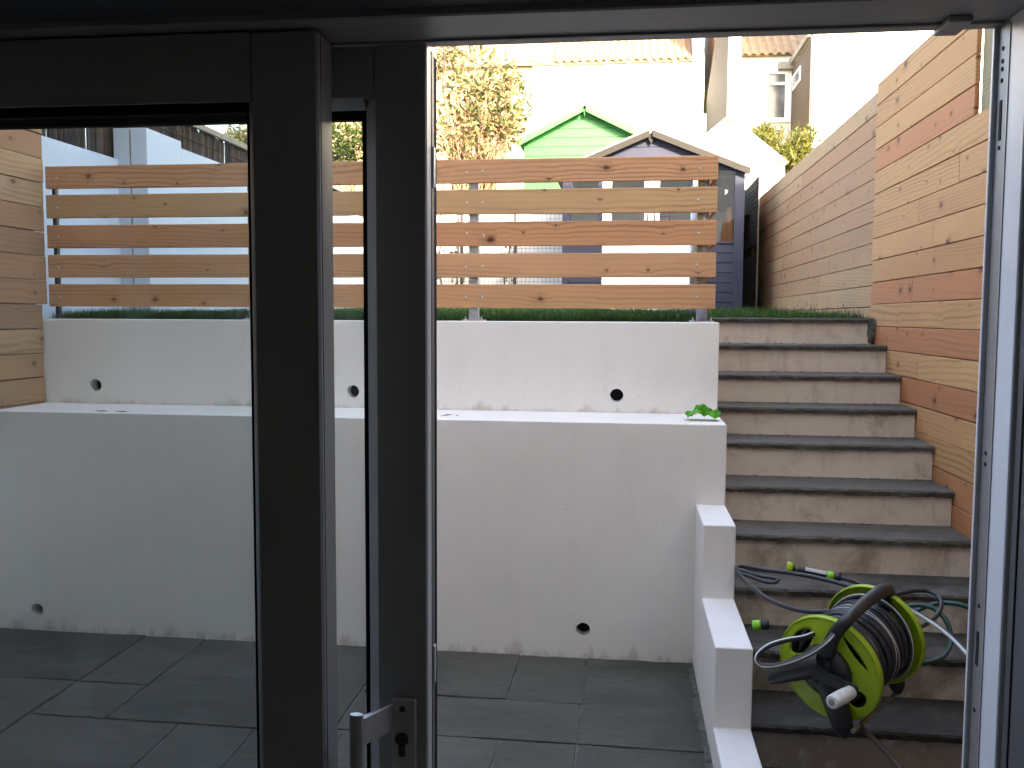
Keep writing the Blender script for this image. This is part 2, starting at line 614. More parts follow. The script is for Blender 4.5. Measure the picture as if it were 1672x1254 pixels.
M_roomfloor = mat_plain('room_floor', (0.34, 0.27, 0.20), 0.6, var=0.1)
M_facade = mat_render('house_render', (0.62, 0.60, 0.56), dirt=0.3)
M_soil = mat_plain('soil', (0.05, 0.04, 0.028), 0.95, var=0.3, scale=8)
M_turf = mat_plain('turf', (0.045, 0.085, 0.022), 0.9, var=0.4, scale=10)
M_grass = mat_leaf('grass_blade', [(0.0, (0.014, 0.042, 0.007)), (0.5, (0.030, 0.085, 0.012)), (1.0, (0.060, 0.13, 0.022))], 0.3)
M_sidewall = mat_render('pale_blue_render', (0.52, 0.60, 0.70), dirt=0.12, spots=0.1)
M_whitepaint = mat_render('white_house_paint', (0.80, 0.79, 0.76), dirt=0.05, spots=0.0)
M_wingshade = mat_render('shaded_house_render', (0.115, 0.096, 0.072), dirt=0.1, spots=0.0)  # house render with the shade of the wing sides put into the colour
M_brick = mat_brick('yellow_brick')
M_tile = mat_plain('clay_pantile', (0.25, 0.16, 0.085), 0.8, var=0.25, scale=3)
M_navy = mat_plain('navy_paint', (0.024, 0.030, 0.060), 0.42, var=0.1, scale=6)
M_green = mat_plain('bright_green_paint', (0.018, 0.19, 0.045), 0.5, var=0.06, scale=4)
M_white = mat_plain('white_gloss', (0.80, 0.80, 0.79), 0.35, var=0.02)
M_felt = mat_plain('roof_felt', (0.30, 0.28, 0.25), 0.9, var=0.15)
M_barge = mat_plain('brown_bargeboard', (0.013, 0.011, 0.0085), 0.7, var=0.1)
M_shedglass = mat_glass('shed_glass', (0.82, 0.81, 0.78), 1.6, 2.6)
M_shedin = mat_plain('shed_inside', (0.20, 0.17, 0.14), 0.9)
M_salmon = mat_plain('salmon_cloth', (0.62, 0.24, 0.12), 0.85, var=0.1)
M_pink = mat_plain('pink_plastic', (0.65, 0.12, 0.5), 0.5)
M_lime = mat_plain('lime_plastic', (0.31, 0.45, 0.018), 0.36, var=0.07, scale=22)
M_limebr = mat_plain('lime_bright', (0.20, 0.58, 0.03), 0.35, var=0.03)
M_hose = mat_plain('dark_hose', (0.024, 0.024, 0.028), 0.42, var=0.1)
M_hosew = mat_plain('hose_stripe', (0.60, 0.60, 0.58), 0.45, var=0.04)
M_hoseg = mat_plain('green_hose', (0.012, 0.065, 0.055), 0.38, var=0.1)
M_grip = mat_plain('grubby_white_plastic', (0.62, 0.61, 0.58), 0.5, var=0.18, scale=40)
M_tubeg = mat_plain('olive_steel', (0.22, 0.21, 0.17), 0.35, metal=0.6, var=0.2)
M_rust = mat_plain('dark_rusty_tube', (0.045, 0.028, 0.02), 0.6, var=0.3)
M_plastic_bag = mat_plain('crumpled_green_plastic', (0.10, 0.50, 0.035), 0.35, var=0.12, scale=30)
M_reed = mat_leaf('reed_stick', [(0.0, (0.030, 0.025, 0.022)), (0.5, (0.055, 0.045, 0.036)), (0.75, (0.07, 0.048, 0.036)), (0.92, (0.15, 0.075, 0.05)), (1.0, (0.12, 0.11, 0.09))], 0.05, 0.85)
M_rail = mat_plain('grey_timber', (0.24, 0.22, 0.18), 0.85, var=0.2, scale=12)
M_bush = mat_leaf('shrub_leaf', [(0.0, (0.05, 0.08, 0.022)), (0.35, (0.10, 0.12, 0.04)), (0.6, (0.19, 0.18, 0.07)), (0.8, (0.28, 0.17, 0.08)), (1.0, (0.11, 0.12, 0.055))], 0.35)
M_bushgreen = mat_leaf('green_leaf', [(0.0, (0.02, 0.045, 0.008)), (0.5, (0.05, 0.085, 0.012)), (1.0, (0.10, 0.13, 0.02))], 0.4)
M_gold = mat_leaf('golden_leaf', [(0.0, (0.03, 0.05, 0.008)), (0.5, (0.075, 0.09, 0.014)), (1.0, (0.16, 0.14, 0.03))], 0.4)
M_bark = mat_plain('twig_bark', (0.24, 0.15, 0.085), 0.85, var=0.3)
M_barkdk = mat_plain('dark_bark', (0.06, 0.04, 0.03), 0.85, var=0.3)
M_wire = mat_plain('dark_wire', (0.045, 0.045, 0.05), 0.5)
M_trellis = mat_plain('dark_stained_timber', (0.025, 0.018, 0.014), 0.85, var=0.2)
M_debris = mat_plain('dead_twig', (0.04, 0.028, 0.018), 0.9)

# ------------------------------------------------------------------ ground, lawn, terrace
def sheet(name, pts, mat, kind='structure'):
    b = bmesh.new()
    b.faces.new([b.verts.new(p) for p in pts])
    bmesh.ops.recalc_face_normals(b, faces=b.faces)
    for f in b.faces:
        if f.normal.z < 0:
            f.normal_flip()
    return obj(name, b, mat, kind=kind)

LX, RX = -3.16, 1.50          # faces of the left and right fences
b = bmesh.new()
box(-3.6, 1.75, 1.2, 4.30, -0.30, -0.007, bm=b)
patio = obj('patio_floor', b, M_mortar, kind='structure')
def stone(x0, x1, y0, y1):
    g = random.uniform(0.003, 0.0075)
    b = box(x0 + g, x1 - g, y0 + g, y1 - g, -0.028, random.uniform(-0.0015, 0.003))
    bmesh.ops.subdivide_edges(b, edges=[e for e in b.edges if e.calc_length() > 0.2], cuts=5, use_grid_fill=True)
    for v in b.verts:
        if v.co.z > -0.02:
            if min(abs(v.co.x - x0), abs(v.co.x - x1), abs(v.co.y - y0), abs(v.co.y - y1)) < 0.012:
                v.co.x += random.uniform(-0.004, 0.004)
                v.co.y += random.uniform(-0.004, 0.004)
                v.co.z -= random.uniform(0, 0.002)
            else:
                v.co.z += random.uniform(-0.0012, 0.0012)
    return obj('flagstone', b, M_flag, patio, origin=((x0 + x1) / 2, (y0 + y1) / 2, 0))
FL = [(-.155, .318, 3.31, 4.185), (-.47, -.155, 3.67, 4.185), (-1.1, -.47, 3.67, 4.185), (-1.1, -.155, 3.31, 3.67),
      (-.455, -.155, 2.75, 3.31), (-1.06, -.455, 2.75, 3.31), (-.155, .318, 2.75, 3.31),
      (-2.035, -1.1, 3.28, 4.185), (-2.36, -2.035, 3.61, 4.185), (-2.36, -2.035, 3.28, 3.61), (-3.3, -2.36, 3.61, 4.185),
      (-3.3, -2.36, 2.95, 3.61), (-1.715, -1.4, 2.75, 3.28), (-2.36, -1.715, 2.75, 3.28), (-1.4, -1.06, 2.75, 3.28),
      (-3.3, -2.36, 2.1, 2.95), (-2.36, -1.4, 2.1, 2.75), (-1.4, -.6, 2.1, 2.75), (-.6, .3, 2.1, 2.75), (.3, 1.1, 2.1, 2.68), (1.1, 1.6, 2.1, 2.95),
      (-3.3, -2.0, 1.64, 2.1), (-2.0, -.9, 1.64, 2.1), (-.9, .1, 1.64, 2.1), (.1, 1.6, 1.64, 2.1), (.462, 1.1, 2.68, 2.95)]
for f in FL:
    stone(*f)
# strip of rough mortar along the foot of the stepped wall
b = bmesh.new()
N = 46
rows = []
for i in range(N + 1):
    y = 2.72 + (4.17 - 2.72) * i / N
    w0 = 0.300 + random.uniform(-0.006, 0.008)
    rows.append([b.verts.new((w0, y, -0.02)), b.verts.new((w0 + .006, y, 0.004 + random.uniform(0, .004))), b.verts.new((0.334, y, 0.006 + random.uniform(0, .005)))])
for i in range(N):
    for j in range(2):
        b.faces.new((rows[i][j], rows[i][j + 1], rows[i + 1][j + 1], rows[i + 1][j]))
obj('mortar_fillet', b, M_mortar_lt, patio)

# lawn
LAWN0, LAWN1 = 4.85, 10.9
def lawn_z(y):
    return 1.560 + max(0.0, y - 5.2) * 0.022
V, F = [], []
nx, ny = 24, 40
for j in range(ny + 1):
    for i in range(nx + 1):
        x = -3.29 + 4.84 * i / nx
        y = LAWN0 - .1 + (LAWN1 - LAWN0 + .1) * j / ny
        V.append((x, y, lawn_z(y) - .01 + 0.006 * mnoise.noise((x * 3, y * 3, 0))))
for j in range(ny):
    for i in range(nx):
        a = j * (nx + 1) + i
        if V[a][0] > 0.25 and V[a][1] < 5.72:
            continue
        F.append((a, a + 1, a + nx + 2, a + nx + 1))
raw('lawn', V, F, M_turf, kind='structure')
def blades(n, x0, x1, y0, y1, hmin, hmax, lean):
    x = rng.uniform(x0, x1, n)
    y = y0 + (y1 - y0) * rng.random(n)
    keep = ~((x > 0.44) & (y < 5.78))
    x, y = x[keep], y[keep]
    n = len(x)
    z = 1.553 + np.maximum(0, y - 5.2) * 0.022
    cl = np.array([mnoise.noise((a * 4.5, c * 4.5, 3.1)) for a, c in zip(x, y)])
    h = rng.uniform(hmin, hmax, n) * (1 + 0.45 * cl)
    an = rng.uniform(0, 2 * math.pi, n)
    w = rng.uniform(.0014, .0026, n)
    dx, dy = np.cos(an), np.sin(an)
    lx, ly = rng.normal(0, lean, n) * h, rng.normal(0, lean, n) * h
    P0 = np.stack([x - dx * w, y - dy * w, z], 1)
    P1 = np.stack([x + dx * w, y + dy * w, z], 1)
    M0 = np.stack([x - dx * w * .8 + lx * .35, y - dy * w * .8 + ly * .35, z + h * .55], 1)
    M1 = np.stack([x + dx * w * .8 + lx * .35, y + dy * w * .8 + ly * .35, z + h * .55], 1)
    T0 = np.stack([x + lx - dx * w * .1, y + ly - dy * w * .1, z + h], 1)
    T1 = np.stack([x + lx + dx * w * .1, y + ly + dy * w * .1, z + h], 1)
    V = np.stack([P0, P1, M0, M1, T0, T1], 1).reshape(-1, 3)
    k = np.arange(n)[:, None] * 6
    F = np.concatenate([k + np.array([[0, 1, 3, 2]]), k + np.array([[2, 3, 5, 4]])], 0)
    return V, F
parts = [blades(31000, -3.28, .45, 4.86, 5.4, .045, .085, .38), blades(20000, -3.28, 1.48, 5.2, 6.6, .035, .075, .42),
         blades(24000, -2.9, 1.49, 5.74, 10.6, .035, .08, .4), blades(3500, .5, 1.49, 5.735, 5.95, .02, .055, .5),
         blades(420, .55, 1.45, 5.75, 6.1, .07, .12, .35)]
VV, FF, off = [], [], 0
for V, F in parts:
    VV.append(V)
    FF.append(F + off)
    off += len(V)
raw('grass', np.concatenate(VV), np.concatenate(FF), M_grass, kind='stuff')

# ground beyond: terrace above the back wall, bank rising to the houses, wide land to the horizon
sheet('terrace_ground', [(-14, 10.75, 2.78), (14, 10.75, 2.78), (26, 33.5, 5.2), (-26, 33.5, 5.2)], M_turf)
sheet('field_ground', [(-400, 33.4, 5.15), (400, 33.4, 5.15), (400, 500, 6.0), (-400, 500, 6.0)], M_turf)
sheet('neighbour_ground', [(-60, 1.3, 1.55), (-3.25, 1.3, 1.55), (-3.25, 10.8, 1.6), (-60, 10.8, 1.6)], M_turf)
sheet('neighbour_ground', [(1.62, 1.3, 1.5), (60, 1.3, 1.5), (60, 12, 1.6), (1.62, 12, 1.6)], M_turf)

# ------------------------------------------------------------------ the house we stand in
DX0, DX1, DZ1 = -1.62, 0.575, 2.06
house = bmesh.new()
box(-9, -1.75, 1.30, 1.60, -.3, 7.55, bm=house)
box(0.665, 11, 1.30, 1.60, -.3, 7.55, bm=house)
box(-1.75, 0.665, 1.30, 1.60, 2.17, 7.9, bm=house)
obj('house_wall', house, M_facade, kind='structure')
obj('house_roof', prism([(1.95, 7.5), (1.95, 7.62), (-3.0, 9.3), (-8, 7.62), (-8, 7.5)], 'x', -9.2, 11.2), M_felt, kind='structure')
obj('ceiling', box(-3.2, 2.6, -3.6, 1.30, 2.32, 2.5), M_room, kind='structure')
obj('interior_floor', box(-3.2, 2.6, -3.6, 1.62, -.2, -.02), M_roomfloor, kind='structure')
obj('interior_wall', box(-3.4, -3.2, -3.6, 1.30, -.2, 2.5), M_room, kind='structure')
obj('interior_wall', box(2.6, 2.8, -3.6, 1.30, -.2, 2.5), M_room, kind='structure')
obj('interior_wall', box(-3.4, 2.8, -3.8, -3.6, -.2, 2.5), M_room, kind='structure')

# ------------------------------------------------------------------ door frame
df = thing('door_frame', 'fixed grey frame and track around the sliding patio doorway', 'door frame', (DX0, 1.46, 0))
obj('head', box(-1.75, .665, 1.405, 1.565, DZ1, 2.17, .003), M_frame, df)
b = box(-1.75, .665, 1.30, 1.404, 2.072, 2.169, .003)
obj('head_lining', b, M_framedk, df)
obj('track_strip', box(-1.62, .575, 1.520, 1.528, DZ1 - .004, DZ1 + .002), M_chan, df)
obj('door_stop', box(at(1536, 55, Y=1.52).x, at(1576, 55, Y=1.52).x, 1.485, 1.556, DZ1 - .011, DZ1 - .0005, .002), M_frame, df)
obj('sill', box(-1.75, .665, 1.30, 1.62, -.02, .03, .003), M_chan, df)
obj('jamb', box(-1.75, DX0, 1.30, 1.60, .03, DZ1, .002), M_frame, df)
# right jamb: interior lining, pale reveal, slotted channel, outer lip
j = obj('jamb', box(.581, .663, 1.302, 1.434, .03, DZ1 - .001, .003), M_framedk, df, label='dark grey inner lining of the right jamb')
obj('groove', box(.5795, .583, 1.405, 1.409, .03, DZ1 - .01), M_gasket, j)
j2 = obj('jamb', box(.575, .664, 1.436, 1.506, .03, DZ1 - .001, .002), M_reveal, df, label='pale smooth reveal of the right jamb')
obj('groove', box(.5735, .577, 1.497, 1.4995, .03, DZ1 - .01), M_chan, j2)
ch = obj('lock_channel', box(.577, .664, 1.508, 1.548, .03, DZ1 - .001, .0015), M_chan, df)
obj('lip', box(.570, .664, 1.5485, 1.556, .03, DZ1 - .001, .001), M_reveal, ch)
def slot(py, h, w=.0035):
    p = at(1640 - (py - 60) * .0415, py, X=.5765)
    obj('slot', lathe([(0, w), (.002, w)], (.5765 - .0008, 1.529, p.z), (1, 0, 0), 10) if h < 8 else
        box(.5758, .5772, 1.529 - w, 1.529 + w, p.z - h * .0005, p.z + h * .0005, .0003), M_hole, ch)
for py, h in ((78, 5), (99, 5), (112, 4), (131, 6), (241, 5), (741, 5), (759, 4), (992, 4), (1163, 4)):
    slot(py, h)
slot(196, 62, .0045)
slot(1062, 56, .0045)

def frame_leaf(name, label, x0, x1, y0, y1, z1, g, stile_r, stile_l, rail, rail_b, cham, m=M_frame, bead=(.009, .016), gask=(.010, .014)):
    """door leaf: stiles, rails with a chamfered glazing bead, gaskets and one pane"""
    t = thing(name, label, 'sliding door', ((x0 + x1) / 2, (y0 + y1) / 2, 0))
    gx0, gx1, gz0, gz1 = x0 + stile_l, x1 - stile_r, rail_b, z1 - rail
    st = []
    for (a, c) in ((gx1, x1), (x0, gx0)):
        st.append(obj('stile', box(a, c, y0, y1, .032, z1, cham), m, t))
    obj('top_rail', box(gx0 + .0003, gx1 - .0003, y0, y1 - .001, gz1, z1 - .001), m, t)
    obj('bottom_rail', box(gx0 + .0004, gx1 - .0004, y0 + .001, y1 - .001, .034, gz0, .002), m, t)
    bx, bz = bead
    ym = (y0 + y1) / 2
    # beads: chamfered strips round the opening (inner side)
    B = bmesh.new()
    for p in ([(gx1, y0 + .004), (gx1 - bx, y0 + .020), (gx1 - bx, ym - .006), (gx1, ym - .006)],
              [(gx0, y0 + .004), (gx0 + bx, y0 + .020), (gx0 + bx, ym - .006), (gx0, ym - .006)]):
        merge(B, prism(p, 'z', gz0, gz1))
    obj('glazing_bead', B, m, t)
    B = bmesh.new()
    for p in ([(y0 + .004, gz1), (y0 + .020, gz1 - bz), (ym - .006, gz1 - bz), (ym - .006, gz1)],
              [(y0 + .004, gz0), (y0 + .020, gz0 + bz), (ym - .006, gz0 + bz), (ym - .006, gz0)]):
        merge(B, prism(p, 'x', gx0 + bx + .0005, gx1 - bx - .0005))
    obj('glazing_bead', B, m, t)
    G = bmesh.new()
    gw, gt = gask
    box(gx1 - gw, gx1 - .0005, ym - .0055, ym + .012, gz0, gz1, bm=G)
    box(gx0 + .0005, gx0 + gw, ym - .0055, ym + .012, gz0, gz1, bm=G)
    box(gx0 + gw, gx1 - gw, ym - .0055, ym + .012, gz1 - gt, gz1, bm=G)
    box(gx0 + gw, gx1 - gw, ym - .0055, ym + .012, gz0, gz0 + gw, bm=G)
    obj('gasket', G, M_gasket, t)
    bb = bmesh.new()
    q = [bb.verts.new(c) for c in ((gx0, ym + .002, gz0), (gx1, ym + .002, gz0), (gx1, ym + .002, gz1), (gx0, ym + .002, gz1))]
    bb.faces.new(q)
    obj('pane', bb, M_glass, t)
    return t, st

NX1 = -0.494
gR = at(411.5, 300, Y=1.436).x
gT = at(300, 168, Y=1.436).z
near, nst = frame_leaf('glazed_door', 'nearer grey door leaf with a wide stile, glazed, standing in front of the handled leaf', -1.615, NX1, 1.436, 1.508, DZ1 - .004,
                       .008, NX1 - gR, .09, (DZ1 - .004) - gT, .11, .004,
                       bead=(gR - at(409, 300, Y=1.456).x, gT - at(300, 172, Y=1.456).z),
                       gask=(gR - at(405.5, 300, Y=1.468).x, gT - at(300, 186, Y=1.468).z))
obj('seam', box(NX1 - .0006, NX1 + .0006, 1.4475, 1.4490, .04, DZ1 - .01), M_gasket, nst[0])
OX1 = at(697, 400, Y=1.535).x
oR = at(611, 300, Y=1.535).x
oT = at(570, 160, Y=1.535).z
outer, ost = frame_leaf('glazed_door', 'further grey door leaf slid open, with the bar handle and lock plate', OX1 - 1.14, OX1, 1.535, 1.590, DZ1 - .002,
                        .010, OX1 - oR, .09, (DZ1 - .002) - oT, .11, .003,
                        bead=(oR - at(599.5, 300, Y=1.5555).x, oT - at(570, 181, Y=1.5555).z),
                        gask=(oR - at(592.5, 300, Y=1.5575).x, oT - at(570, 196, Y=1.5575).z))
obj('edge_seal', box(OX1 - .03, OX1 - .001, 1.5905, 1.622, .032, DZ1 - .004, .001), M_gasket, outer)
sl = obj('latch_strip', box(OX1 - .002, OX1 + .0012, 1.571, 1.589, .3, DZ1 - .004, .0004), M_framedk, outer)
for z_ in (1.86, .97, 0.72):
    obj('latch', box(OX1, OX1 + .004, 1.575, 1.5895, z_ - .035, z_ + .035, .001), M_steel, outer)
# handle on the further leaf
hp = at(640, 1140, Y=1.528)
hq = at(679, 1143, Y=1.528)
pl = obj('handle_plate', box(hp.x, hq.x, 1.526, 1.5345, hp.z - .30, hp.z, .002), M_steel, outer)
kx = at(657, 1158, Y=1.526)
obj('screw', lathe([(0, .006), (.002, .0055)], (kx.x, 1.5262, kx.z), (0, -1, 0), 12), M_black, pl)
kx = at(656, 1207, Y=1.526)
kb = lathe([(0, .0125), (.0015, .0125)], (kx.x, 1.5262, kx.z), (0, -1, 0), 16)
box(kx.x - .006, kx.x + .006, 1.5235, 1.5262, kx.z - .032, kx.z, .001, bm=kb)
obj('keyhole', kb, M_black, pl)
# D-shaped pull: flat arm running out towards the room, then a vertical half-round bar
ax = at(640, 1160, Y=1.526)
tip = at(583, 1172, Y=1.462)
arm = prism([(ax.x, 1.530), (ax.x + .004, 1.530), (tip.x + .012, 1.462), (tip.x - .002, 1.462)], 'z', ax.z - .036, ax.z + .012, .001)
pull = obj('pull_handle', arm, M_steel, outer)
prof = []
for i in range(20):
    a = 2 * math.pi * i / 20
    prof.append((tip.x + .0125 * math.cos(a), 1.459 + .0085 * math.sin(a) - (.0012 if math.sin(a) > .4 else 0)))
obj('grip', prism(prof, 'z', tip.z - .34, tip.z + .008, .0012), M_steel, pull)

# ------------------------------------------------------------------ retaining walls
Y1, Y2, ZL, ZU = 4.188, 4.627, 1.117, 1.578
def wall_with_holes(name, parent, x0, x1, y0, y1, z0, z1, holes, r, mat, bev=.004):
    """solid wall whose front face (y0) is cut by round weep holes"""
    b = bmesh.new()
    front = []
    xs = sorted([x0 + bev, x1 - bev] + [h[0] + s * (r + .02) for h in holes for s in (-1, 1)])
    def quad(*c):
        return b.faces.new([b.verts.new(p) for p in c])
    zt, zb = z1 - bev, z0
    k = 0
    for i in range(len(xs) - 1):
        a, c = xs[i], xs[i + 1]
        hole = next((h for h in holes if a < h[0] < c), None) if c - a < 2 * r + .05 else None
        if hole is None:
            quad((a, y0, zb), (c, y0, zb), (c, y0, zt), (a, y0, zt))
            continue
        hx, hz = hole
        zl, zh = hz - r - .02, hz + r + .02
        quad((a, y0, zb), (c, y0, zb), (c, y0, zl), (a, y0, zl))
        quad((a, y0, zh), (c, y0, zh), (c, y0, zt), (a, y0, zt))
        n = 32
        circ, sq, deep = [], [], []
        for i2 in range(n):
            an = 2 * math.pi * (i2 + .5) / n
            cx, cz = math.cos(an), math.sin(an)
            rr = r * (1 + random.uniform(-.03, .03))
            circ.append(b.verts.new((hx + cx * rr, y0, hz + cz * rr)))
            deep.append(b.verts.new((hx + cx * rr, y0 + .22, hz + cz * rr)))
            s = (r + .02) / max(abs(cx), abs(cz))
            sq.append(b.verts.new((hx + cx * s, y0, hz + cz * s)))
        for i2 in range(n):
            q = (i2 + 1) % n
            b.faces.new((sq[i2], sq[q], circ[q], circ[i2]))
            b.faces.new((circ[i2], circ[q], deep[q], deep[i2]))
        b.faces.new(deep)
        # corner triangles of the square
        for sx in (-1, 1):
            for sz in (-1, 1):
                cpt = (hx + sx * (r + .02), y0, hz + sz * (r + .02))
                nearest = sorted(range(n), key=lambda q: (Vector(cpt) - sq[q].co).length)[:2]
                b.faces.new((b.verts.new(cpt), sq[nearest[0]], sq[nearest[1]]))
    quad((x0 + bev, y0 + bev, z1), (x1 - bev, y0 + bev, z1), (x1 - bev, y1, z1), (x0 + bev, y1, z1))
    quad((x0 + bev, y0, zt), (x1 - bev, y0, zt), (x1 - bev, y0 + bev, z1), (x0 + bev, y0 + bev, z1))
    quad((x1, y0 + bev, zb), (x1, y1, zb), (x1, y1, zt), (x1, y0 + bev, zt))
    quad((x1 - bev, y0, zb), (x1, y0 + bev, zb), (x1, y0 + bev, zt), (x1 - bev, y0, zt))
    quad((x1, y0 + bev, zt), (x1, y1, zt), (x1 - bev, y1, z1), (x1 - bev, y0 + bev, z1))
    quad((x0, y0, zb), (x0, y1, zb), (x0, y1, z1), (x0, y0, z1))
    quad((x0, y1, zb), (x1, y1, zb), (x1, y1, z1), (x0, y1, z1))
    bmesh.ops.remove_doubles(b, verts=b.verts, dist=1e-4)
    bmesh.ops.recalc_face_normals(b, faces=b.faces)
    o = obj(name, b, mat, parent)
    for hx, hz in holes:
        obj('weep_hole', lathe([(0.05, r * 1.02), (0.19, r * 1.02), (0.2, r * .2)], (hx, y0 + .02, hz), (0, 1, 0), 20), M_hole, o)
    return o
HR = .0335
low = wall_with_holes('retaining_wall', None, -3.6, .464, Y1, Y2 + .02, -.05, ZL, [(-2.949, .102), (-1.56, .115), (-.178, .134)], HR, M_wall)
tag(low, 'lower white rendered retaining wall forming the ledge, flagstones at its foot', 'retaining wall')
up = wall_with_holes('retaining_wall', None, -3.19, .465, Y2, Y2 + .21, ZL + .001, ZU, [(-2.867, 1.217), (-1.42, 1.205), (-.039, 1.206)], HR * 1.0, M_wall)
tag(up, 'upper white rendered retaining wall under the slatted screen and lawn', 'retaining wall')
ret = obj('return_wall', box(.30, .4645, Y2 + .2105, 5.73, ZL - .4, ZU - .001, .003), M_wall, up)
# bits of debris on the ledge
b = bmesh.new()
for px, n in ((190, 6), (730, 4), (165, 3), (480, 4)):
    c = at(px, 675 + (px > 600) * 5, Z=ZL)
    for i in range(n):
        p = Vector((c.x + random.uniform(-.05, .05), min(Y2 - .02, max(Y1 + .03, c.y + random.uniform(-.03, .05))), ZL + .003))
        q = p + Vector((random.uniform(-.035, .035), random.uniform(-.012, .012), random.uniform(0, .004)))
        tube([p, (p + q) / 2 + Vector((0, 0, .003)), q], .0016, 5, bm=b)
obj('twig_litter', b, M_debris, kind='stuff')

# stepped wall beside the stairs
b = bmesh.new()
prof = [(4.1875, -.05), (4.1875, .747), (3.772, .747), (3.772, .4365), (3.208, .4365), (3.208, .140), (2.66, .140), (2.66, -.05)]
cheek = obj('stepped_wall', prism(prof, 'x', .331, .4635, .0035), M_wall)
tag(cheek, 'narrow white rendered wall stepping down beside the garden steps', 'stepped wall')

# ------------------------------------------------------------------ garden steps
steps = thing('garden_steps', 'flight of slate steps with stained beige risers climbing to the lawn', 'steps', (1.0, 4.4, 0))
SY = [5.730, 5.452, 5.159, 4.883, 4.590, 4.310, 4.045, 3.780, 3.500, 3.215]
SZ = [1.603, 1.446, 1.288, 1.133, .985, .815, .649, .487, .325, .160]
RXS = RX + .0
def tread(i, y0, y1, z, x0, x1):
    """slate slab with a riven, ragged front edge"""
    b = bmesh.new()
    n = 54
    th = .030
    T0, T1, B0, B1, N0 = [], [], [], [], []
    crack = -1
    for k in range(n + 1):
        x = x0 + (x1 - x0) * k / n
        e = .011 * mnoise.noise((x * 7, i * 3.1, 0)) + .008 * mnoise.noise((x * 26, i * 5.7, 2)) + random.uniform(-.002, .002)
        dz = .0022 * mnoise.noise((x * 9, i * 1.7, 5))
        if i == 5 and x < x0 + .085:
            e += .006; dz -= .004
        T0.append(b.verts.new((x, y0 + .006 + e, z + dz)))
        N0.append(b.verts.new((x, y0 + e * .6 + random.uniform(-.003, .003), z - .009 + dz + .005 * mnoise.noise((x * 31, i * 2.9, 7)))))
        B0.append(b.verts.new((x, y0 + .005 + .008 * mnoise.noise((x * 19, i * 2.2, 9)) + random.uniform(0, .003), z - th + random.uniform(-.002, .003))))
        T1.append(b.verts.new((x, y1, z)))
        B1.append(b.verts.new((x, y1, z - th)))
    L = [T1, T0, N0, B0, B1]
    for r in range(4):
        for k in range(n):
            f = b.faces.new((L[r][k], L[r][k + 1], L[r + 1][k + 1], L[r + 1][k]))
    b.faces.new([q[0] for q in L])
    b.faces.new([q[-1] for q in L][::-1])
    bmesh.ops.recalc_face_normals(b, faces=b.faces)
    return obj('tread', b, M_slate, steps)
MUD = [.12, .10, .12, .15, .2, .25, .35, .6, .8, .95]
for i in range(10):
    x0 = .466 if i <= 8 else .4655
    y1 = SY[i - 1] + .03 if i else 5.80
    x1 = RXS - .002 if i else 1.487
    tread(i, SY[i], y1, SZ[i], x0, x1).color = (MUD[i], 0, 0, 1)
    zb = (SZ[i + 1] + .0005) if i < 9 else -.02
    b = box(x0, x1 - .001, SY[i] + .026, SY[i] + .06, zb - .03, SZ[i] - .0305)
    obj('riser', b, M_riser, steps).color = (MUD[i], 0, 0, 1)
b = bmesh.new()
for i in range(9):
    box(.467, RXS - .004, SY[i] + .0605, SY[i] + .30, SZ[i + 1] - .6, SZ[i] - .034, bm=b)
obj('core', b, M_mortar, steps)
# lump of mortar at the right end of the top riser
b = bmesh.new()
bmesh.ops.create_icosphere(b, subdivisions=4, radius=1.0)
for v in b.verts:
    q = v.co.copy()
    q = Vector([math.copysign(abs(c_) ** .6, c_) for c_ in q])
    f = 1 + .30 * mnoise.noise(q * 2.1) + .32 * mnoise.noise(q * 5) + .16 * mnoise.noise(q * 13)
    v.co = Vector((1.480 + q.x * .021 * f, 5.735 + q.y * .018 * f, 1.528 + q.z * .062 * f))
obj('mortar_lump', b, M_mortar_lt, steps, smooth=False)
# loose soil and moss staining where treads meet risers
b = bmesh.new()
for i in range(1, 10):
    for k in range(14):
        x = random.uniform(.48, 1.47)
        y = SY[i - 1] + .018 - abs(random.gauss(0, .012))
        s = random.uniform(.0025, .007)
        bb = bmesh.new()
        bmesh.ops.create_icosphere(bb, subdivisions=1, radius=s)
        for v in bb.verts:
            v.co = Vector((x + v.co.x * 1.8, y + v.co.y, SZ[i] + .001 + v.co.z * .45)) + Vector((random.uniform(-.001, .001),) * 3)
        merge(b, bb)
obj('dirt_crumbs', b, M_debris, steps, kind='stuff')

# ------------------------------------------------------------------ fences
def board(parent, mat, x0, x1, y0, y1, z0, z1, name='board', bev=.0025):
    b = box(x0, x1, y0, y1, z0, z1, bev)
    # faint unevenness
    dx, dz = random.uniform(-.0028, .0028), random.uniform(-.0012, .0012)
    bmesh.ops.translate(b, verts=b.verts, vec=(dx, 0, dz))
    return obj(name, b, mat, parent, origin=((x0 + x1) / 2, (y0 + y1) / 2, (z0 + z1) / 2))
BY = 5.86
nf = thing('board_fence', 'nearer taller larch board fence beside the slate steps, fresh orange tan boards', 'fence', (RX, 4.2, 0), 'larch board fences')
ZT = 3.020
PN = .1335
joints_near = {5: 4.42, 6: 4.98, 7: 4.74, 8: 4.30, 9: 5.05, 10: 4.55, 12: 4.9, 14: 4.25}
NEAR_TONE = [.55, .35, .05, .72, .0, .55, .1, .98, .35, .72, .03, .78, .97, .74, .98, .52, .66, .82, .7]
for i in range(23):
    z1 = ZT - PN * i
    z0 = z1 - PN + .0035
    if z0 < 0:
        break
    ys = 4.262 if i < 4 else 1.64
    cuts = [ys] + ([joints_near[i]] if i in joints_near else []) + [BY]
    for a, c in zip(cuts[:-1], cuts[1:]):
        board(nf, M_near, RX, RX + .022, a + .001, c - .001, z0, z1).color = (NEAR_TONE[i % len(NEAR_TONE)] + random.uniform(-.03, .03), 0, 0, 1)
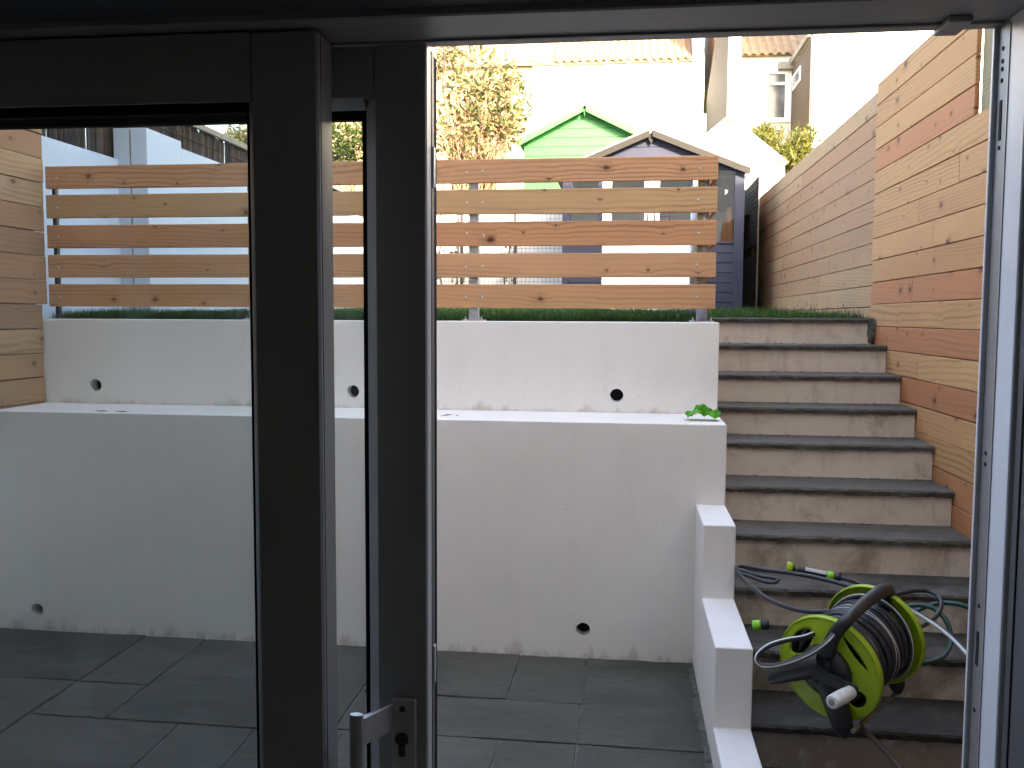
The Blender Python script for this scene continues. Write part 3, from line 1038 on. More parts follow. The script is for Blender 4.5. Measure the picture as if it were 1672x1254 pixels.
obj('batten', box(RX + .0225, RX + .03, 1.66, BY - .02, 0, 2.49), M_shadowgap, nf)  # full-height dark sheet, darkens the gaps between boards
obj('batten', box(RX + .0225, RX + .03, 4.30, BY - .02, 2.50, 3.0), M_shadowgap, nf)
obj('post', box(RX + .0235, RX + .131, 4.14, 4.256, 2.50, 3.12, .002), M_post, nf)
obj('post', box(RX + .031, RX + .131, 5.60, 5.70, 0, 2.98, .004), M_post, nf)

ff = thing('board_fence', 'further weathered larch board fence along the lawn, ending by the navy shed', 'fence', (RX, 8.5, 1.5), 'larch board fences')
PF, ZTF = .1315, 2.985
joints_far = {1: 8.3, 2: 8.9, 3: 7.35, 4: 8.35, 5: 6.6, 6: 9.2, 7: 7.1, 8: 7.45, 9: 9.6, 10: 8.0}
for i in range(12):
    z1 = ZTF - PF * i
    z0 = z1 - PF + .0035
    cuts = [BY + .002] + ([joints_far[i]] if i in joints_far else []) + [11.36]
    if i in (2, 5, 8):
        cuts.insert(-1, 10.2 + i * .05)
    for a, c in zip(cuts[:-1], cuts[1:]):
        board(ff, M_far, RX + .012, RX + .034, a + .001, c - .001, z0, z1)
obj('batten', box(RX + .0345, RX + .042, BY + .02, 11.3, 1.5, 2.97), M_shadowgap, ff)
obj('post', box(RX + .0425, RX + .13, 8.3, 8.4, 1.45, 2.95), M_post, ff)
obj('end_post', box(RX + .010, RX + .036, 11.362, 11.39, 1.5, 3.0), M_rail, ff)

lf = thing('board_fence', 'larch board fence on the other side behind the glass, ending at the slatted screen', 'fence', (LX, 3.2, 0), 'larch board fences')
ZTL, PL = 3.10, .1315
zl = 2.574 + PL * 3
for i in range(15):
    z1 = zl - PL * i
    z0 = z1 - PL + .0035
    ye = 4.664 if z0 > 1.56 else 4.622
    if 1.45 < z0 <= 1.56:
        z0 = z0
    cuts = [1.64] + ([random.choice((3.2, 3.7, 4.0))] if i % 3 == 1 else []) + [ye]
    for a, c in zip(cuts[:-1], cuts[1:]):
        board(lf, M_left, LX - .022, LX, a + .001, c - .001, z0, z1)
obj('batten', box(LX - .03, LX - .0225, 1.66, 4.60, 1.0, 2.9), M_shadowgap, lf)
obj('post', box(LX - .13, LX - .031, 4.3, 4.4, 1.12, 2.9), M_post, lf)
obj('added_side_wall', box(-3.6, LX - .0305, 1.62, 4.187, -.05, 1.116), M_wall, kind='structure')  # unseen wall, added to keep light from entering below the fence

# ------------------------------------------------------------------ slatted screen on the upper wall
YS = 4.675
sc = thing('slatted_screen', 'horizontal larch slat screen on galvanised posts along the top of the wall', 'screen', (-1.36, YS, ZU))
SLZ = [(2.286, 2.407), (2.127, 2.253), (1.964, 2.089), (1.804, 1.927), (1.646, 1.768)]
SCX = [-3.093, -1.994, -.822, -.736, .355]
for k, (z0, z1) in enumerate(SLZ):
    b = box(-3.158, .447, YS, YS + .021, z0, z1, .003)
    s = obj('slat', b, M_slat, sc, origin=(-1.36, YS, (z0 + z1) / 2))
    s.color = ((0.0, .5, 1.0, .12, .8)[k], 0, 0, 1)
    for x in SCX:
        c = Vector((x + random.uniform(-.004, .004), YS, (z0 + z1) / 2 - .004 + random.uniform(-.006, .006)))
        obj('screw', lathe([(-.001, .0075), (.002, .0070), (.0042, .0042), (.0045, .0025), (.003, .002)], c, (0, -1, 0), 12), M_screw, s)
def cpost(x, y, zt, along='x'):
    w, d, t = .0235, .030, .004
    b = bmesh.new()
    box(x - w, x + w, y + .001, y + t, ZU + .006, zt, bm=b)
    box(x - w, x - w + t, y + t + .0005, y + 2 * d, ZU + .006, zt, bm=b)
    box(x + w - t, x + w, y + t + .0005, y + 2 * d, ZU + .006, zt, bm=b)
    p = obj('post', b, M_galv, sc)
    obj('base_plate', box(x - .055, x + .055, y - .012, y + .085, ZU + .0005, ZU + .007, .001), M_galv, p)
    for sx in (-.042, .042):
        obj('bolt', lathe([(0, .007), (.006, .007), (.0065, .004), (.016, .004)], (x + sx, y + .01, ZU + .007), (0, 0, 1), 6), M_galv, p)
    return p
for x in (-1.99, -.79):
    cpost(x, YS + .0215, 2.39)
obj('post', box(-3.135, -3.115, YS + .022, YS + .052, ZU + .001, 2.39, .002), M_black, sc)
def rpost(x, y, zt, r=.028):
    p = obj('post', lathe([(0, r), (zt - ZU - .006, r)], (x, y, ZU + .006), (0, 0, 1), 20), M_galv, sc)
    obj('base_plate', box(x - .06, x + .06, y - .04, y + .05, ZU + .0005, ZU + .007, .001), M_galv, p)
    for sx in (-.045, .045):
        obj('bolt', lathe([(0, .007), (.006, .007), (.0065, .004), (.016, .004)], (x + sx, y - .028, ZU + .007), (0, 0, 1), 6), M_galv, p)
    return p
rpost(.385, YS + .062, 2.40)
rpost(.395, 5.42, 2.36)
# short return of slats along the top of the steps
for k, (z0, z1) in enumerate(SLZ):
    board(sc, M_near, .424, .445, YS + .0225, 5.52, z0, z1, name='slat')
obj('batten', box(.352, .378, YS + .0225, YS + .05, 1.66, 2.40, .002), M_post, sc)

# ------------------------------------------------------------------ far left: pale garden wall with reed screening
gw = thing('garden_wall', 'pale blue white rendered boundary wall stepping up behind the slatted screen', 'garden wall', (-3.4, 7, 1.5))
obj('wall', box(-3.42, -3.30, 4.70, 5.66, 1.2, 2.614, .004), M_sidewall, gw)
obj('wall', box(-3.33, -3.098, 5.651, 6.118, 1.2, 2.812, .004), M_sidewall, gw)
obj('wall', box(-3.299, -3.100, 6.119, 10.70, 1.2, 2.766, .004), M_sidewall, gw)
p_ = at(213, 240, Y=5.651)
obj('crack', box(p_.x - .006, p_.x + .004, 5.6495, 5.6508, 1.6, 2.80), M_rail, gw)
obj('shadow_line', box(-3.2985, -3.11, 5.640, 5.6505, 2.565, 2.575, .001), M_debris, gw)  # shadow line across the pier face, drawn as a dark strip
rs = thing('reed_screen', 'dark brown reed screening with a grey rail above the pale garden wall', 'reed fence', (-3.3, 7, 2.6))
V, F = [], []
for (ya, yb, xb, ztop) in ((4.70, 6.05, -3.36, 3.40), (5.66, 10.2, -3.235, 3.03)):
    y = ya
    while y < yb:
        for layer in range(3):
            w = random.uniform(.003, .006)
            x = xb - layer * .010 + random.uniform(-.004, .004)
            yy = y + random.uniform(-.004, .004)
            zt = ztop + random.uniform(-.05, .02)
            zb = 2.45
            tl = random.gauss(0, .008)
            k = len(V)
            V += [(x, yy - w, zb), (x + w, yy, zb), (x, yy + w, zb), (x, yy - w + tl, zt), (x + w, yy + tl, zt), (x, yy + w + tl, zt)]
            F += [(k, k + 1, k + 4, k + 3), (k + 1, k + 2, k + 5, k + 4)]
        y += random.uniform(.007, .011) if random.random() > .014 else .026
raw('reeds', V, F, M_reed, rs, kind='stuff')
obj('rail', box(-3.225, -3.20, 6.2, 10.2, 3.0, 3.045, .003), M_rail, rs)
obj('rail', box(-3.228, -3.222, 5.7, 10.2, 2.90, 2.906, .001), M_debris, rs)
for yy in (8.15, 10.15):
    obj('post', box(-3.228, -3.19, yy - .03, yy + .03, 2.77, 3.0, .003), M_rail, rs)

# ------------------------------------------------------------------ back wall with wire mesh
bw = obj('back_wall', box(-3.097, 1.20, 10.55, 10.75, 1.4, 2.80, .01), M_whitepaint)
tag(bw, 'low white painted wall across the back of the lawn behind the wire mesh', 'wall')
mf = thing('mesh_fence', 'dark wire mesh fence on thin black posts in front of the white back wall', 'mesh fence', (-1.4, 10.45, 1.6))
for px in (754, 841, 655, 560, 465):
    p = at(px, 410, Y=10.45)
    obj('post', box(p.x - .016, p.x + .016, 10.44, 10.47, 1.6, 2.86, .002), M_wire, mf)
b = bmesh.new()
xx = -3.0
while xx < -.72:
    box(xx - .0016, xx + .0016, 10.434, 10.437, 1.7, 2.78, bm=b)
    xx += .0475
zz = 1.72
while zz < 2.79:
    box(-3.0, -.72, 10.4375, 10.440, zz - .0016, zz + .0016, bm=b)
    zz += .0475
obj('wire_mesh', b, M_wire, mf, kind='stuff')

# ------------------------------------------------------------------ leaves
def leaf_cloud(name, n, shape, size, mat, parent, aspect=.42, up=.3, kind=None):
    """n small bent leaves; shape() gives a point"""
    P = np.array([shape() for _ in range(n)])
    s = rng.uniform(size * .6, size * 1.3, n)
    d = rng.normal(0, 1, (n, 3))
    d[:, 2] = d[:, 2] * .8 + up
    d /= np.linalg.norm(d, axis=1)[:, None]
    r = rng.normal(0, 1, (n, 3))
    sd = np.cross(d, r)
    sd /= np.linalg.norm(sd, axis=1)[:, None]
    nn = np.cross(d, sd)
    a = P
    m = P + d * s[:, None] * .5 + nn * s[:, None] * .08
    t = P + d * s[:, None]
    w = sd * (s * aspect * .5)[:, None]
    V = np.stack([a, m - w, t, m + w], 1).reshape(-1, 3)
    k = np.arange(n)[:, None] * 4
    F = np.concatenate([k + np.array([[0, 1, 2]]), k + np.array([[0, 2, 3]])], 0)
    return raw(name, V, F, mat, parent, kind=kind)

def blob(cs):
    """sample in the shell-heavy volume of several ellipsoids (cx,cy,cz,rx,ry,rz,weight)"""
    wts = np.array([c[6] for c in cs], float)
    wts /= wts.sum()
    def f():
        c = cs[rng.choice(len(cs), p=wts)]
        while True:
            v = rng.normal(0, 1, 3)
            v /= np.linalg.norm(v)
            r = rng.random() ** .45
            p = np.array(c[:3]) + v * r * np.array(c[3:6])
            if mnoise.noise(Vector(p * 2.3)) + .35 * mnoise.noise(Vector(p * 6)) > -.10:
                return p
    return f

def twig(b, p, q, r, bend=.12, n=5):
    p, q = Vector(p), Vector(q)
    L = (q - p).length
    pts = [p.lerp(q, i / n) + Vector((random.uniform(-1, 1), random.uniform(-1, 1), random.uniform(-.4, .4))) * bend * L * (0 < i < n) * .5 for i in range(n + 1)]
    tube(pts, [r * (1 - .75 * i / n) for i in range(n + 1)], 5, bm=b)
    return pts

def shrub(name, label, base, cs, n, size, mat, nstem, stem_r, group=None, bark=None, aspect=.42, up=.3, cat='shrub', spread=.35):
    t = thing(name, label, cat, base, group)
    b = bmesh.new()
    shp = blob(cs)
    for i in range(nstem):
        q = Vector(shp())
        p = Vector(base) + Vector((random.uniform(-spread, spread), random.uniform(-spread * .5, spread * .5), 0))
        pts = twig(b, p, q, stem_r * random.uniform(.6, 1.2), .10)
        for _ in range(3):
            s_ = random.choice(pts[2:])
            twig(b, s_, s_ + Vector((random.uniform(-.4, .4), random.uniform(-.3, .3), random.uniform(.05, .45))), stem_r * .45, .2, 3)
    obj('stem', b, bark or M_bark, t)
    leaf_cloud('foliage', n, shp, size, mat, t, aspect, up)
    return t, shp

# big shrub behind the screen
c1 = at(770, 150, Y=11.9)
def e(px, py, Y, rx, ry, rz, w):
    p = at(px, py, Y=Y)
    return (p.x, p.y, p.z, rx, ry, rz, w)
base = at(770, 300, Y=11.9); base.z = 2.85
big, bshape = shrub('shrub', 'large olive shrub with brown stems and thin bare branches beside the green shed', base,
      [e(745, 120, 11.9, .55, .5, .7, 2), e(790, 150, 11.7, .5, .45, .6, 2), e(835, 165, 11.7, .28, .35, .42, 1.1), e(770, 225, 11.8, .6, .5, .4, 2.0),
       e(735, 75, 12.0, .5, .4, .35, 1), e(820, 215, 11.7, .28, .3, .3, .8)], 2100, .10, M_bush, 90, .013)
b = bmesh.new()
def br(pts, r):
    P = catmull([at(x, y, Y=Y) for x, y, Y in pts], 5)
    tube(P, [r * (1 - .6 * i / len(P)) for i in range(len(P))], 5, bm=b)
br([(742, 78, 11.6), (765, 95, 11.6), (785, 107, 11.6), (803, 114, 11.6), (803, 122, 11.6)], .012)
br([(803, 114, 11.6), (825, 106, 11.6), (845, 100, 11.6), (872, 101, 11.6), (885, 106, 11.6)], .009)
br([(880, 105, 11.6), (893, 98, 11.6), (912, 91, 11.6)], .007)
br([(872, 101, 11.6), (882, 92, 11.6), (886, 78, 11.6)], .006)
br([(785, 107, 11.6), (797, 100, 11.6), (800, 94, 11.6)], .008)
br([(778, 147, 11.6), (790, 139, 11.6), (810, 136, 11.6), (835, 130, 11.6), (852, 124, 11.6), (866, 116, 11.6)], .009)
br([(722, 140, 11.6), (735, 141, 11.6), (755, 143, 11.6), (778, 147, 11.6)], .011)
br([(724, 70, 11.6), (726, 100, 11.6), (722, 135, 11.6)], .013)
obj('branch', b, M_barkdk, big)
base = at(570, 300, Y=11.4); base.z = 2.8
shrub('shrub', 'bright green rounded shrub seen through the narrow strip of glass', base,
      [e(560, 235, 11.4, .55, .45, .45, 2), e(600, 240, 11.4, .45, .4, .4, 1), e(520, 250, 11.4, .5, .4, .4, 1), e(640, 215, 11.6, .45, .4, .55, 1.2)], 3800, .07, M_bushgreen, 14, .012)
base = at(425, 260, Y=11.2); base.z = 2.6
shrub('shrub', 'grey green shrub at the end of the reed screening', base,
      [e(420, 215, 11.2, .42, .4, .45, 2), e(395, 225, 11.2, .18, .3, .3, .8), e(450, 230, 11.2, .4, .4, .4, 1)], 3000, .06, M_bush, 12, .012)
base = at(1290, 300, Y=17.5); base.z = 3.4
gold, gshape = shrub('shrub', 'golden green upright shrub behind the fence below the house window', base,
      [e(1275, 245, 17.5, .5, .5, .42, 2), e(1310, 245, 17.5, .4, .5, .42, 1.6), e(1250, 225, 17.6, .28, .4, .22, .9), e(1290, 275, 17.4, .55, .5, .4, 1.5)],
      5200, .10, M_gold, 30, .015, aspect=.3, up=.9)
b = bmesh.new()
for i in range(34):
    px = random.uniform(1236, 1335)
    p = at(px, 240 + random.uniform(-10, 20), Y=17.5 + random.uniform(-.3, .3))
    q = at(px + random.uniform(-10, 10), random.uniform(196, 215), Y=17.5)
    twig(b, p, q, .008, .06, 4)
obj('spray', b, M_gold, gold)
# climbers on the mesh fence
for px, py in ((716, 404), (748, 412), (826, 411), (752, 460), (830, 460)):
    p = at(px, py, Y=10.40)
    t = None
vine = thing('climbing_plant', 'thin climbing plant with a few leaves on the wire mesh fence', 'plant', at(790, 500, Y=10.4))
b = bmesh.new()
for px in (746, 828, 716):
    pts = catmull([at(px + random.uniform(-5, 5), y, Y=10.40) for y in (505, 460, 430, 405, 380, 350)], 4)
    tube(pts, .008, 5, bm=b)
obj('stem', b, M_barkdk, vine)
def vs_():
    px = rng.choice([746, 828, 716]) + rng.normal(0, 6)
    return np.array(at(px, rng.uniform(395, 470), Y=10.39 + rng.uniform(-.03, .02)))
leaf_cloud('foliage', 150, vs_, .05, M_bush, vine, .6)

# ------------------------------------------------------------------ sheds
def shed_gable(label, name, Y, apex, wl, wr, el, er, zb, mat, depth, barge_mat, roof_mat, plank_px, barge_w=.07):
    """front gable shed. apex, el, er pixels; wl, wr wall edges (pixel x)."""
    A = at(*apex, Y=Y); L = at(*el, Y=Y); R_ = at(*er, Y=Y)
    xl, xr = at(wl, apex[1] + 60, Y=Y).x, at(wr, apex[1] + 60, Y=Y).x
    t = thing(name, label, 'shed', ((xl + xr) / 2, Y, zb))
    return t, A, L, R_, xl, xr

# navy shed
NY = 9.6
A = at(1063, 214, Y=NY); ER = at(1225, 277, Y=NY); EL = at(903, 283, Y=NY)
xl, xr = at(918, 400, Y=NY).x, at(1214, 400, Y=NY).x
zb = 1.64
navy = thing('garden_shed', 'navy blue shed with white double doors and a low pitched roof, behind the slats', 'shed', ((xl + xr) / 2, NY, zb))
slopeR = (A.z - ER.z) / (ER.x - A.x)
slopeL = (A.z - EL.z) / (A.x - EL.x)
def roofz(x, o=0.0):
    return A.z - o - (slopeR * (x - A.x) if x > A.x else slopeL * (A.x - x))
zw = lambda py: at(1000, py, Y=NY).z
z_sill = zw(399)          # foot of the windows
z_head = zw(278)
def planks(parent, mat, x0, x1, z0, z1, y, hb, limit=None, name='plank'):
    z = z0
    while z < z1 - .012:
        zt = min(z + hb, z1)
        a, c = x0, x1
        if limit:
            # clip to gable
            pts = []
            n = 12
            poly_t = [(x0, z), (x1, z)]
            aL = max(x0, A_L(z)); aR = min(x1, A_R(z)); bL = max(x0, A_L(zt - .006)); bR = min(x1, A_R(zt - .006))
            if aR - aL < .03:
                break
            if bR - bL < .01:
                bL = bR = (aL + aR) / 2
                bR += .005
            b = prism([(aL, z), (aR, z), (bR, zt - .006), (bL, zt - .006)], 'y', y, y + .016)
        else:
            b = box(a, c, y, y + .016, z, zt - .006, .002)
        o = obj(name, b, mat, parent, origin=((a + c) / 2, y, z))
        z = zt
    return
A_L = lambda z: A.x - (A.z - .055 - z) / slopeL
A_R = lambda z: A.x + (A.z - .055 - z) / slopeR
obj('wall', box(xl + .01, xr - .01, NY + .017, NY + .05, zb, z_sill, 0), M_trellis, navy)
obj('wall', prism([(xl, z_head + .0), (xr, z_head), (xr, min(roofz(xr), 9) - .07), (A.x, A.z - .07), (xl, roofz(xl) - .07)], 'y', NY + .017, NY + .05), M_trellis, navy)
obj('wall', box(xl, xl + .03, NY + .051, NY + 1.6, zb, roofz(xl) - .06), M_navy, navy)
obj('wall', box(xr - .03, xr, NY + .051, NY + 1.6, zb, roofz(xr) - .06), M_navy, navy)
obj('wall', prism([(xl + .031, zb), (xr - .031, zb), (xr - .031, roofz(xr - .031) + .008), (A.x, A.z + .008), (xl + .031, roofz(xl + .031) + .008)], 'y', NY + 1.57, NY + 1.6), M_shedin, navy)
obj('floor', box(xl + .031, xr - .031, NY + .051, NY + 1.569, zb, zb + .03), M_shedin, navy)
hb = .1015
dxl, dxr = at(983, 400, Y=NY).x, at(1146, 400, Y=NY).x
planks(navy, M_navy, xl + .07, dxl - .004, zb + .02, z_sill, NY, hb)
planks(navy, M_navy, dxr + .004, xr - .07, zb + .02, z_sill, NY, hb)
planks(navy, M_navy, xl, xr, z_head + .03, A.z, NY, hb, limit=True)
for a, c in ((xl, xl + .068), (xr - .1, xr)):
    obj('corner_post', box(a, c, NY - .012, NY + .0165, zb, z_head + .028, .003), M_navy, navy)
obj('lintel', box(xl + .07, xr - .102, NY - .006, NY + .0165, z_head - .012, z_head + .028, .003), M_navy, navy)
for a, c in ((xl + .069, dxl - .002), (dxr + .002, xr - .101)):
    obj('sill', box(a, c, NY - .016, NY + .016, z_sill, z_sill + .022, .003), M_navy, navy)
    w = obj('window', box(a, a + .03, NY - .004, NY + .016, z_sill + .0225, z_head - .0125, .002), M_navy, navy)
    b = bmesh.new()
    q = [b.verts.new(v) for v in ((a, NY + .010, z_sill + .02), (c, NY + .010, z_sill + .02), (c, NY + .010, z_head), (a, NY + .010, z_head))]
    b.faces.new(q)
    obj('pane', b, M_shedglass, w)
px_l = (at(932, 330, Y=NY).x, at(977, 330, Y=NY).x)
obj('mullion', box(px_l[1], dxl - .003, NY - .003, NY + .0155, z_sill + .0225, z_head - .0125, .002), M_navy, navy)
# white double doors, each with a glazed top
for side in (0, 1):
    if side == 0:
        a, c = dxl, at(1064, 400, Y=NY).x - .0015
        p0, p1 = at(999, 330, Y=NY).x, at(1052, 330, Y=NY).x
    else:
        a, c = at(1064, 400, Y=NY).x + .0015, dxr
        p0, p1 = at(1077, 330, Y=NY).x, at(1131, 330, Y=NY).x
    zd0, zd1, zm = zb + .03, z_head - .014, z_sill + .01
    b = box(a, c, NY - .014, NY + .010, zd0, zm, .003)
    box(a, p0, NY - .014, NY + .010, zm + .0005, zd1, .003, bm=b)
    box(p1, c, NY - .014, NY + .010, zm + .0005, zd1, .003, bm=b)
    box(p0, p1, NY - .014, NY + .010, zd1 - .06, zd1, .003, bm=b)
    d = obj('door', b, M_white, navy)
    b = bmesh.new()
    q = [b.verts.new(v) for v in ((p0, NY, zm), (p1, NY, zm), (p1, NY, zd1), (p0, NY, zd1))]
    b.faces.new(q)
    obj('pane', b, M_shedglass, d)
    obj('rail', box(a + .08, c - .08, NY - .019, NY - .0145, zw(405) - .004, zw(405) + .004, .001), M_galv, d)
    hx = at(1057.5 if side == 0 else 1068.5, 353, Y=NY)
    hb_ = bmesh.new()
    tube([(hx.x, NY - .016, hx.z + .05), (hx.x, NY - .045, hx.z + .04), (hx.x, NY - .045, hx.z - .04), (hx.x, NY - .016, hx.z - .05)], .006, 6, bm=hb_)
    obj('handle', hb_, M_black, d)
# roof and bargeboards
for sgn, E, sl in ((1, ER, slopeR), (-1, EL, slopeL)):
    ox = E.x
    b = prism([(A.x + sgn * .012, A.z), (ox, E.z + .005), (ox, E.z + .022), (A.x + sgn * .012, A.z + .02)], 'y', NY - .07, NY + 1.7)
    obj('roof', b, M_felt, navy)
    bwid = .068
    b = prism([(A.x + sgn * .014, A.z - .001), (ox, E.z), (ox - sgn * .012, E.z - bwid * .9), (ox - sgn * .03, E.z - bwid * .75), (A.x + sgn * .014, A.z - bwid)], 'y', NY - .075, NY - .05, .001)
    obj('bargeboard', b, M_barge, navy)
obj('finial', prism([(A.x - .012, A.z - .03), (A.x + .012, A.z - .03), (A.x + .03, A.z - .075), (A.x, A.z - .135), (A.x - .03, A.z - .075)], 'y', NY - .045, NY - .02), M_barge, navy)
# things inside the shed
cz = zw(396)
cx = at(1185, 390, Y=NY + .12)
cone = thing('parasol', 'folded salmon pink parasol standing inside the navy shed window', 'parasol', (cx.x, NY + .14, zb + .03))
tp = at(1190.5, 338, Y=NY + .14)
b = bmesh.new()
n = 26
r0 = []
ax0 = Vector((cx.x, NY + .14, cz - .35)); ax1 = Vector((tp.x, NY + .14, tp.z))
rings = []
for k in range(8):
    t = k / 7
    c = ax0.lerp(ax1, t)
    R0 = .105 * (1 - t) ** .8 + .014
    rings.append([b.verts.new(c + Vector((math.cos(2 * math.pi * i / n), math.sin(2 * math.pi * i / n) * .7, 0)) * R0 * (1 + .12 * math.cos(8 * 2 * math.pi * i / n))) for i in range(n)])
for k in range(7):
    for i in range(n):
        b.faces.new((rings[k][i], rings[k][(i + 1) % n], rings[k + 1][(i + 1) % n], rings[k + 1][i]))
obj('canopy', b, M_salmon, cone, smooth=True)
obj('pole', tube([(cx.x, NY + .14, zb + .03), ax0, ax1, ax1 + (ax1 - ax0).normalized() * .09], .008, 8), M_black, cone)
pk = at(1085, 354, Y=NY + .2)
b = bmesh.new()
tube([pk + Vector((-.055, 0, 0)), pk + Vector((.05, 0, 0))], .008, 6, bm=b)
tube([pk + Vector((.05, 0, .12)), pk + Vector((.05, 0, -.3))], .008, 6, bm=b)
tube([pk + Vector((-.055, 0, .0)), pk + Vector((-.055, 0, -.3))], .008, 6, bm=b)
tag(obj('toy_frame', b, M_pink), 'pink plastic frame standing behind the glazed white shed door', 'toy')

# green shed
GY = 13.4
A = at(955, 177, Y=GY); EL = at(845, 233, Y=GY); ER = at(1066, 228, Y=GY)
xl, xr = at(856, 260, Y=GY).x, at(1056, 260, Y=GY).x
slopeL = (A.z - EL.z) / (A.x - EL.x); slopeR = (A.z - ER.z) / (ER.x - A.x)
A_L = lambda z: max(xl, A.x - (A.z - .06 - z) / slopeL)
A_R = lambda z: min(xr, A.x + (A.z - .06 - z) / slopeR)
zg = 3.05
gs = thing('garden_shed', 'bright green shed with a pitched roof beyond the white back wall', 'shed', ((xl + xr) / 2, GY, zg))
z_e = A.z - .06 - slopeL * (A.x - xl)
planks(gs, M_green, xl, xr, zg, A.z - .05, GY, .128, limit=True)
obj('wall', prism([(xl + .005, zg), (xr - .005, zg), (xr - .005, z_e - .02), (A.x, A.z - .08), (xl + .005, z_e - .02)], 'y', GY + .017, GY + .05), M_green, gs)
obj('wall', box(xl, xl + .03, GY + .051, GY + 1.8, zg, z_e), M_green, gs)
obj('wall', box(xr - .03, xr, GY + .051, GY + 1.8, zg, z_e), M_green, gs)
for sgn, E in ((1, ER), (-1, EL)):
    b = prism([(A.x, A.z + .015), (E.x, E.z + .012), (E.x, E.z + .03), (A.x, A.z + .035)], 'y', GY - .12, GY + 1.9)
    obj('roof', b, M_felt, gs)
    b = prism([(A.x + sgn * .02, A.z + .012), (E.x, E.z + .010), (E.x - sgn * .02, E.z - .075), (A.x + sgn * .02, A.z - .07)], 'y', GY - .13, GY - .10, .001)
    obj('bargeboard', b, M_green, gs)
obj('finial', prism([(A.x - .02, A.z - .03), (A.x + .02, A.z - .03), (A.x, A.z - .13)], 'y', GY - .09, GY - .02), M_green, gs)

# white shed to the right, beyond the fence end
WY = 16.0
A = at(1190, 189, Y=WY); ER = at(1283, 264, Y=WY)
sl = (A.z - ER.z) / (ER.x - A.x)
ELx = 2 * A.x - ER.x
ws = thing('garden_shed', 'white painted gabled outbuilding standing behind the navy shed', 'shed', (A.x, WY, 3.2))
xr = at(1281, 290, Y=WY).x; xl = 2 * A.x - xr
for k in range(12):
    z0 = 3.0 + k * .14
    z1 = z0 + .134
    hl = min((A.z - .05 - z0) / sl, xr - A.x)
    ht = min((A.z - .05 - z1) / sl, xr - A.x)
    if ht < .01:
        break
    obj('plank', prism([(A.x - hl, z0), (A.x + hl, z0), (A.x + ht, z1), (A.x - ht, z1)], 'y', WY, WY + .02), M_white, ws)
obj('wall', prism([(xl, 3.0), (xr, 3.0), (xr, A.z - .06 - sl * (xr - A.x)), (A.x, A.z - .06), (xl, A.z - .06 - sl * (xr - A.x))], 'y', WY + .021, WY + 2.4), M_white, ws)
for sgn in (1, -1):
    ex = A.x + sgn * (ER.x - A.x)
    obj('roof', prism([(A.x, A.z), (ex, ER.z), (ex, ER.z - .05), (A.x, A.z - .05)], 'y', WY - .1, WY + 2.5, .002), M_white, ws)

# dark slatted panel between shed and fence
tp_ = thing('trellis_panel', 'dark slatted trellis panel in the gap between navy shed and fence', 'trellis', (1.40, 10.7, 1.6))
for i in range(14):
    z = 2.40 + i * .052
    obj('slat', box(1.395, 1.411, 10.2, 11.3, z, z + .046, .001), M_trellis, tp_)
obj('backing', box(1.412, 1.418, 10.2, 11.3, 2.40, 3.12), M_trellis, tp_)
obj('post', box(1.405, 1.418, 10.17, 10.195, 1.6, 3.13, .002), M_rail, tp_)
obj('board', box(1.20, 1.50, 11.305, 11.33, 1.6, 3.14, .002), M_trellis, tp_)  # dark sheet closing the back so the gap reads as shade
obj('board', box(1.395, 1.41, 10.2, 11.3, 1.6, 2.30, .002), M_trellis, tp_)  # shade of the open gap below the slats, given as a dark sheet

# ------------------------------------------------------------------ far houses
HY = 34.0
def hx(px, py=110, Y=HY):
    return at(px, py, Y=Y).x
z_eave = at(980, 102, Y=HY).z
z_top = z_eave + 3.2
ha = thing('house', 'white and yellow brick house with clay tiled roof behind the sheds', 'house', (hx(900), HY, 5))
xa0, xa1, xa2 = hx(430), hx(869), hx(1150)
obj('wall', box(xa0, xa1, HY, HY + .4, 3.5, z_eave), M_brick, ha, label='yellow brick end of the wall')
obj('wall', box(xa1 + .002, xa2, HY - .03, HY + .4, 3.5, z_eave), M_whitepaint, ha)
# ragged paint edge: bits of painted brick toothing
tooth = bmesh.new()
for i in range(34):
    z = z_eave - .4 - i * .16
    box(xa1 - random.uniform(.02, .32), xa1 + .001, HY - .028, HY - .002, z, z + .12, bm=tooth)
obj('quoin', tooth, M_whitepaint, ha)
gut = bmesh.new()
tube([(xa0, HY - .12, z_eave - .02), (xa2, HY - .12, z_eave - .02)], .06, 8, bm=gut)
obj('gutter', gut, M_rail, ha)
def tile_mesh():
    me = bpy.data.meshes.new('pantile')
    V, F = [], []
    n = 6
    for j, (y, z) in enumerate(((-.02, .0), (.36, .10))):
        for i in range(n + 1):
            t = i / n
            V.append((t * .30, y, z + .045 * math.sin(t * 2 * math.pi) + .03))
    for i in range(n):
        F.append((i, i + 1, n + 2 + i, n + 1 + i))
    k = len(V)
    for i in range(n + 1):
        v = V[i]
        V.append((v[0], v[1], v[2] - .03))
    for i in range(n):
        F.append((k + i, k + i + 1, i + 1, i))
    me.from_pydata(V, [], F)
    me.materials.append(M_tile)
    return me
TM = tile_mesh()
def tiled_roof(root, x0, x1, y, z, rows, pitch=.75, maxn=240):
    base = wloc(root)
    run = .30
    cnt = 0
    for r in range(rows):
        nx_ = int((x1 - x0) / .29)
        for i in range(nx_):
            if cnt >= maxn:
                return
            o = bpy.data.objects.new('tile', TM)
            COL.objects.link(o)
            o.parent = root
            o.rotation_euler = (math.atan(pitch) - math.atan(.1 / .38) + .06, 0, 0)
            o.location = Vector((x0 + i * .29, y + r * run, z + r * run * pitch)) - base
            cnt += 1
xt0, xt1 = hx(905), hx(1128)
obj('roof', prism([(HY - .2, z_eave - .02), (HY + 4.5, z_eave + 4.7 * .75 - .02), (HY + 9, z_eave - .02)], 'x', xa0 - .2, xa2), M_tile, ha)
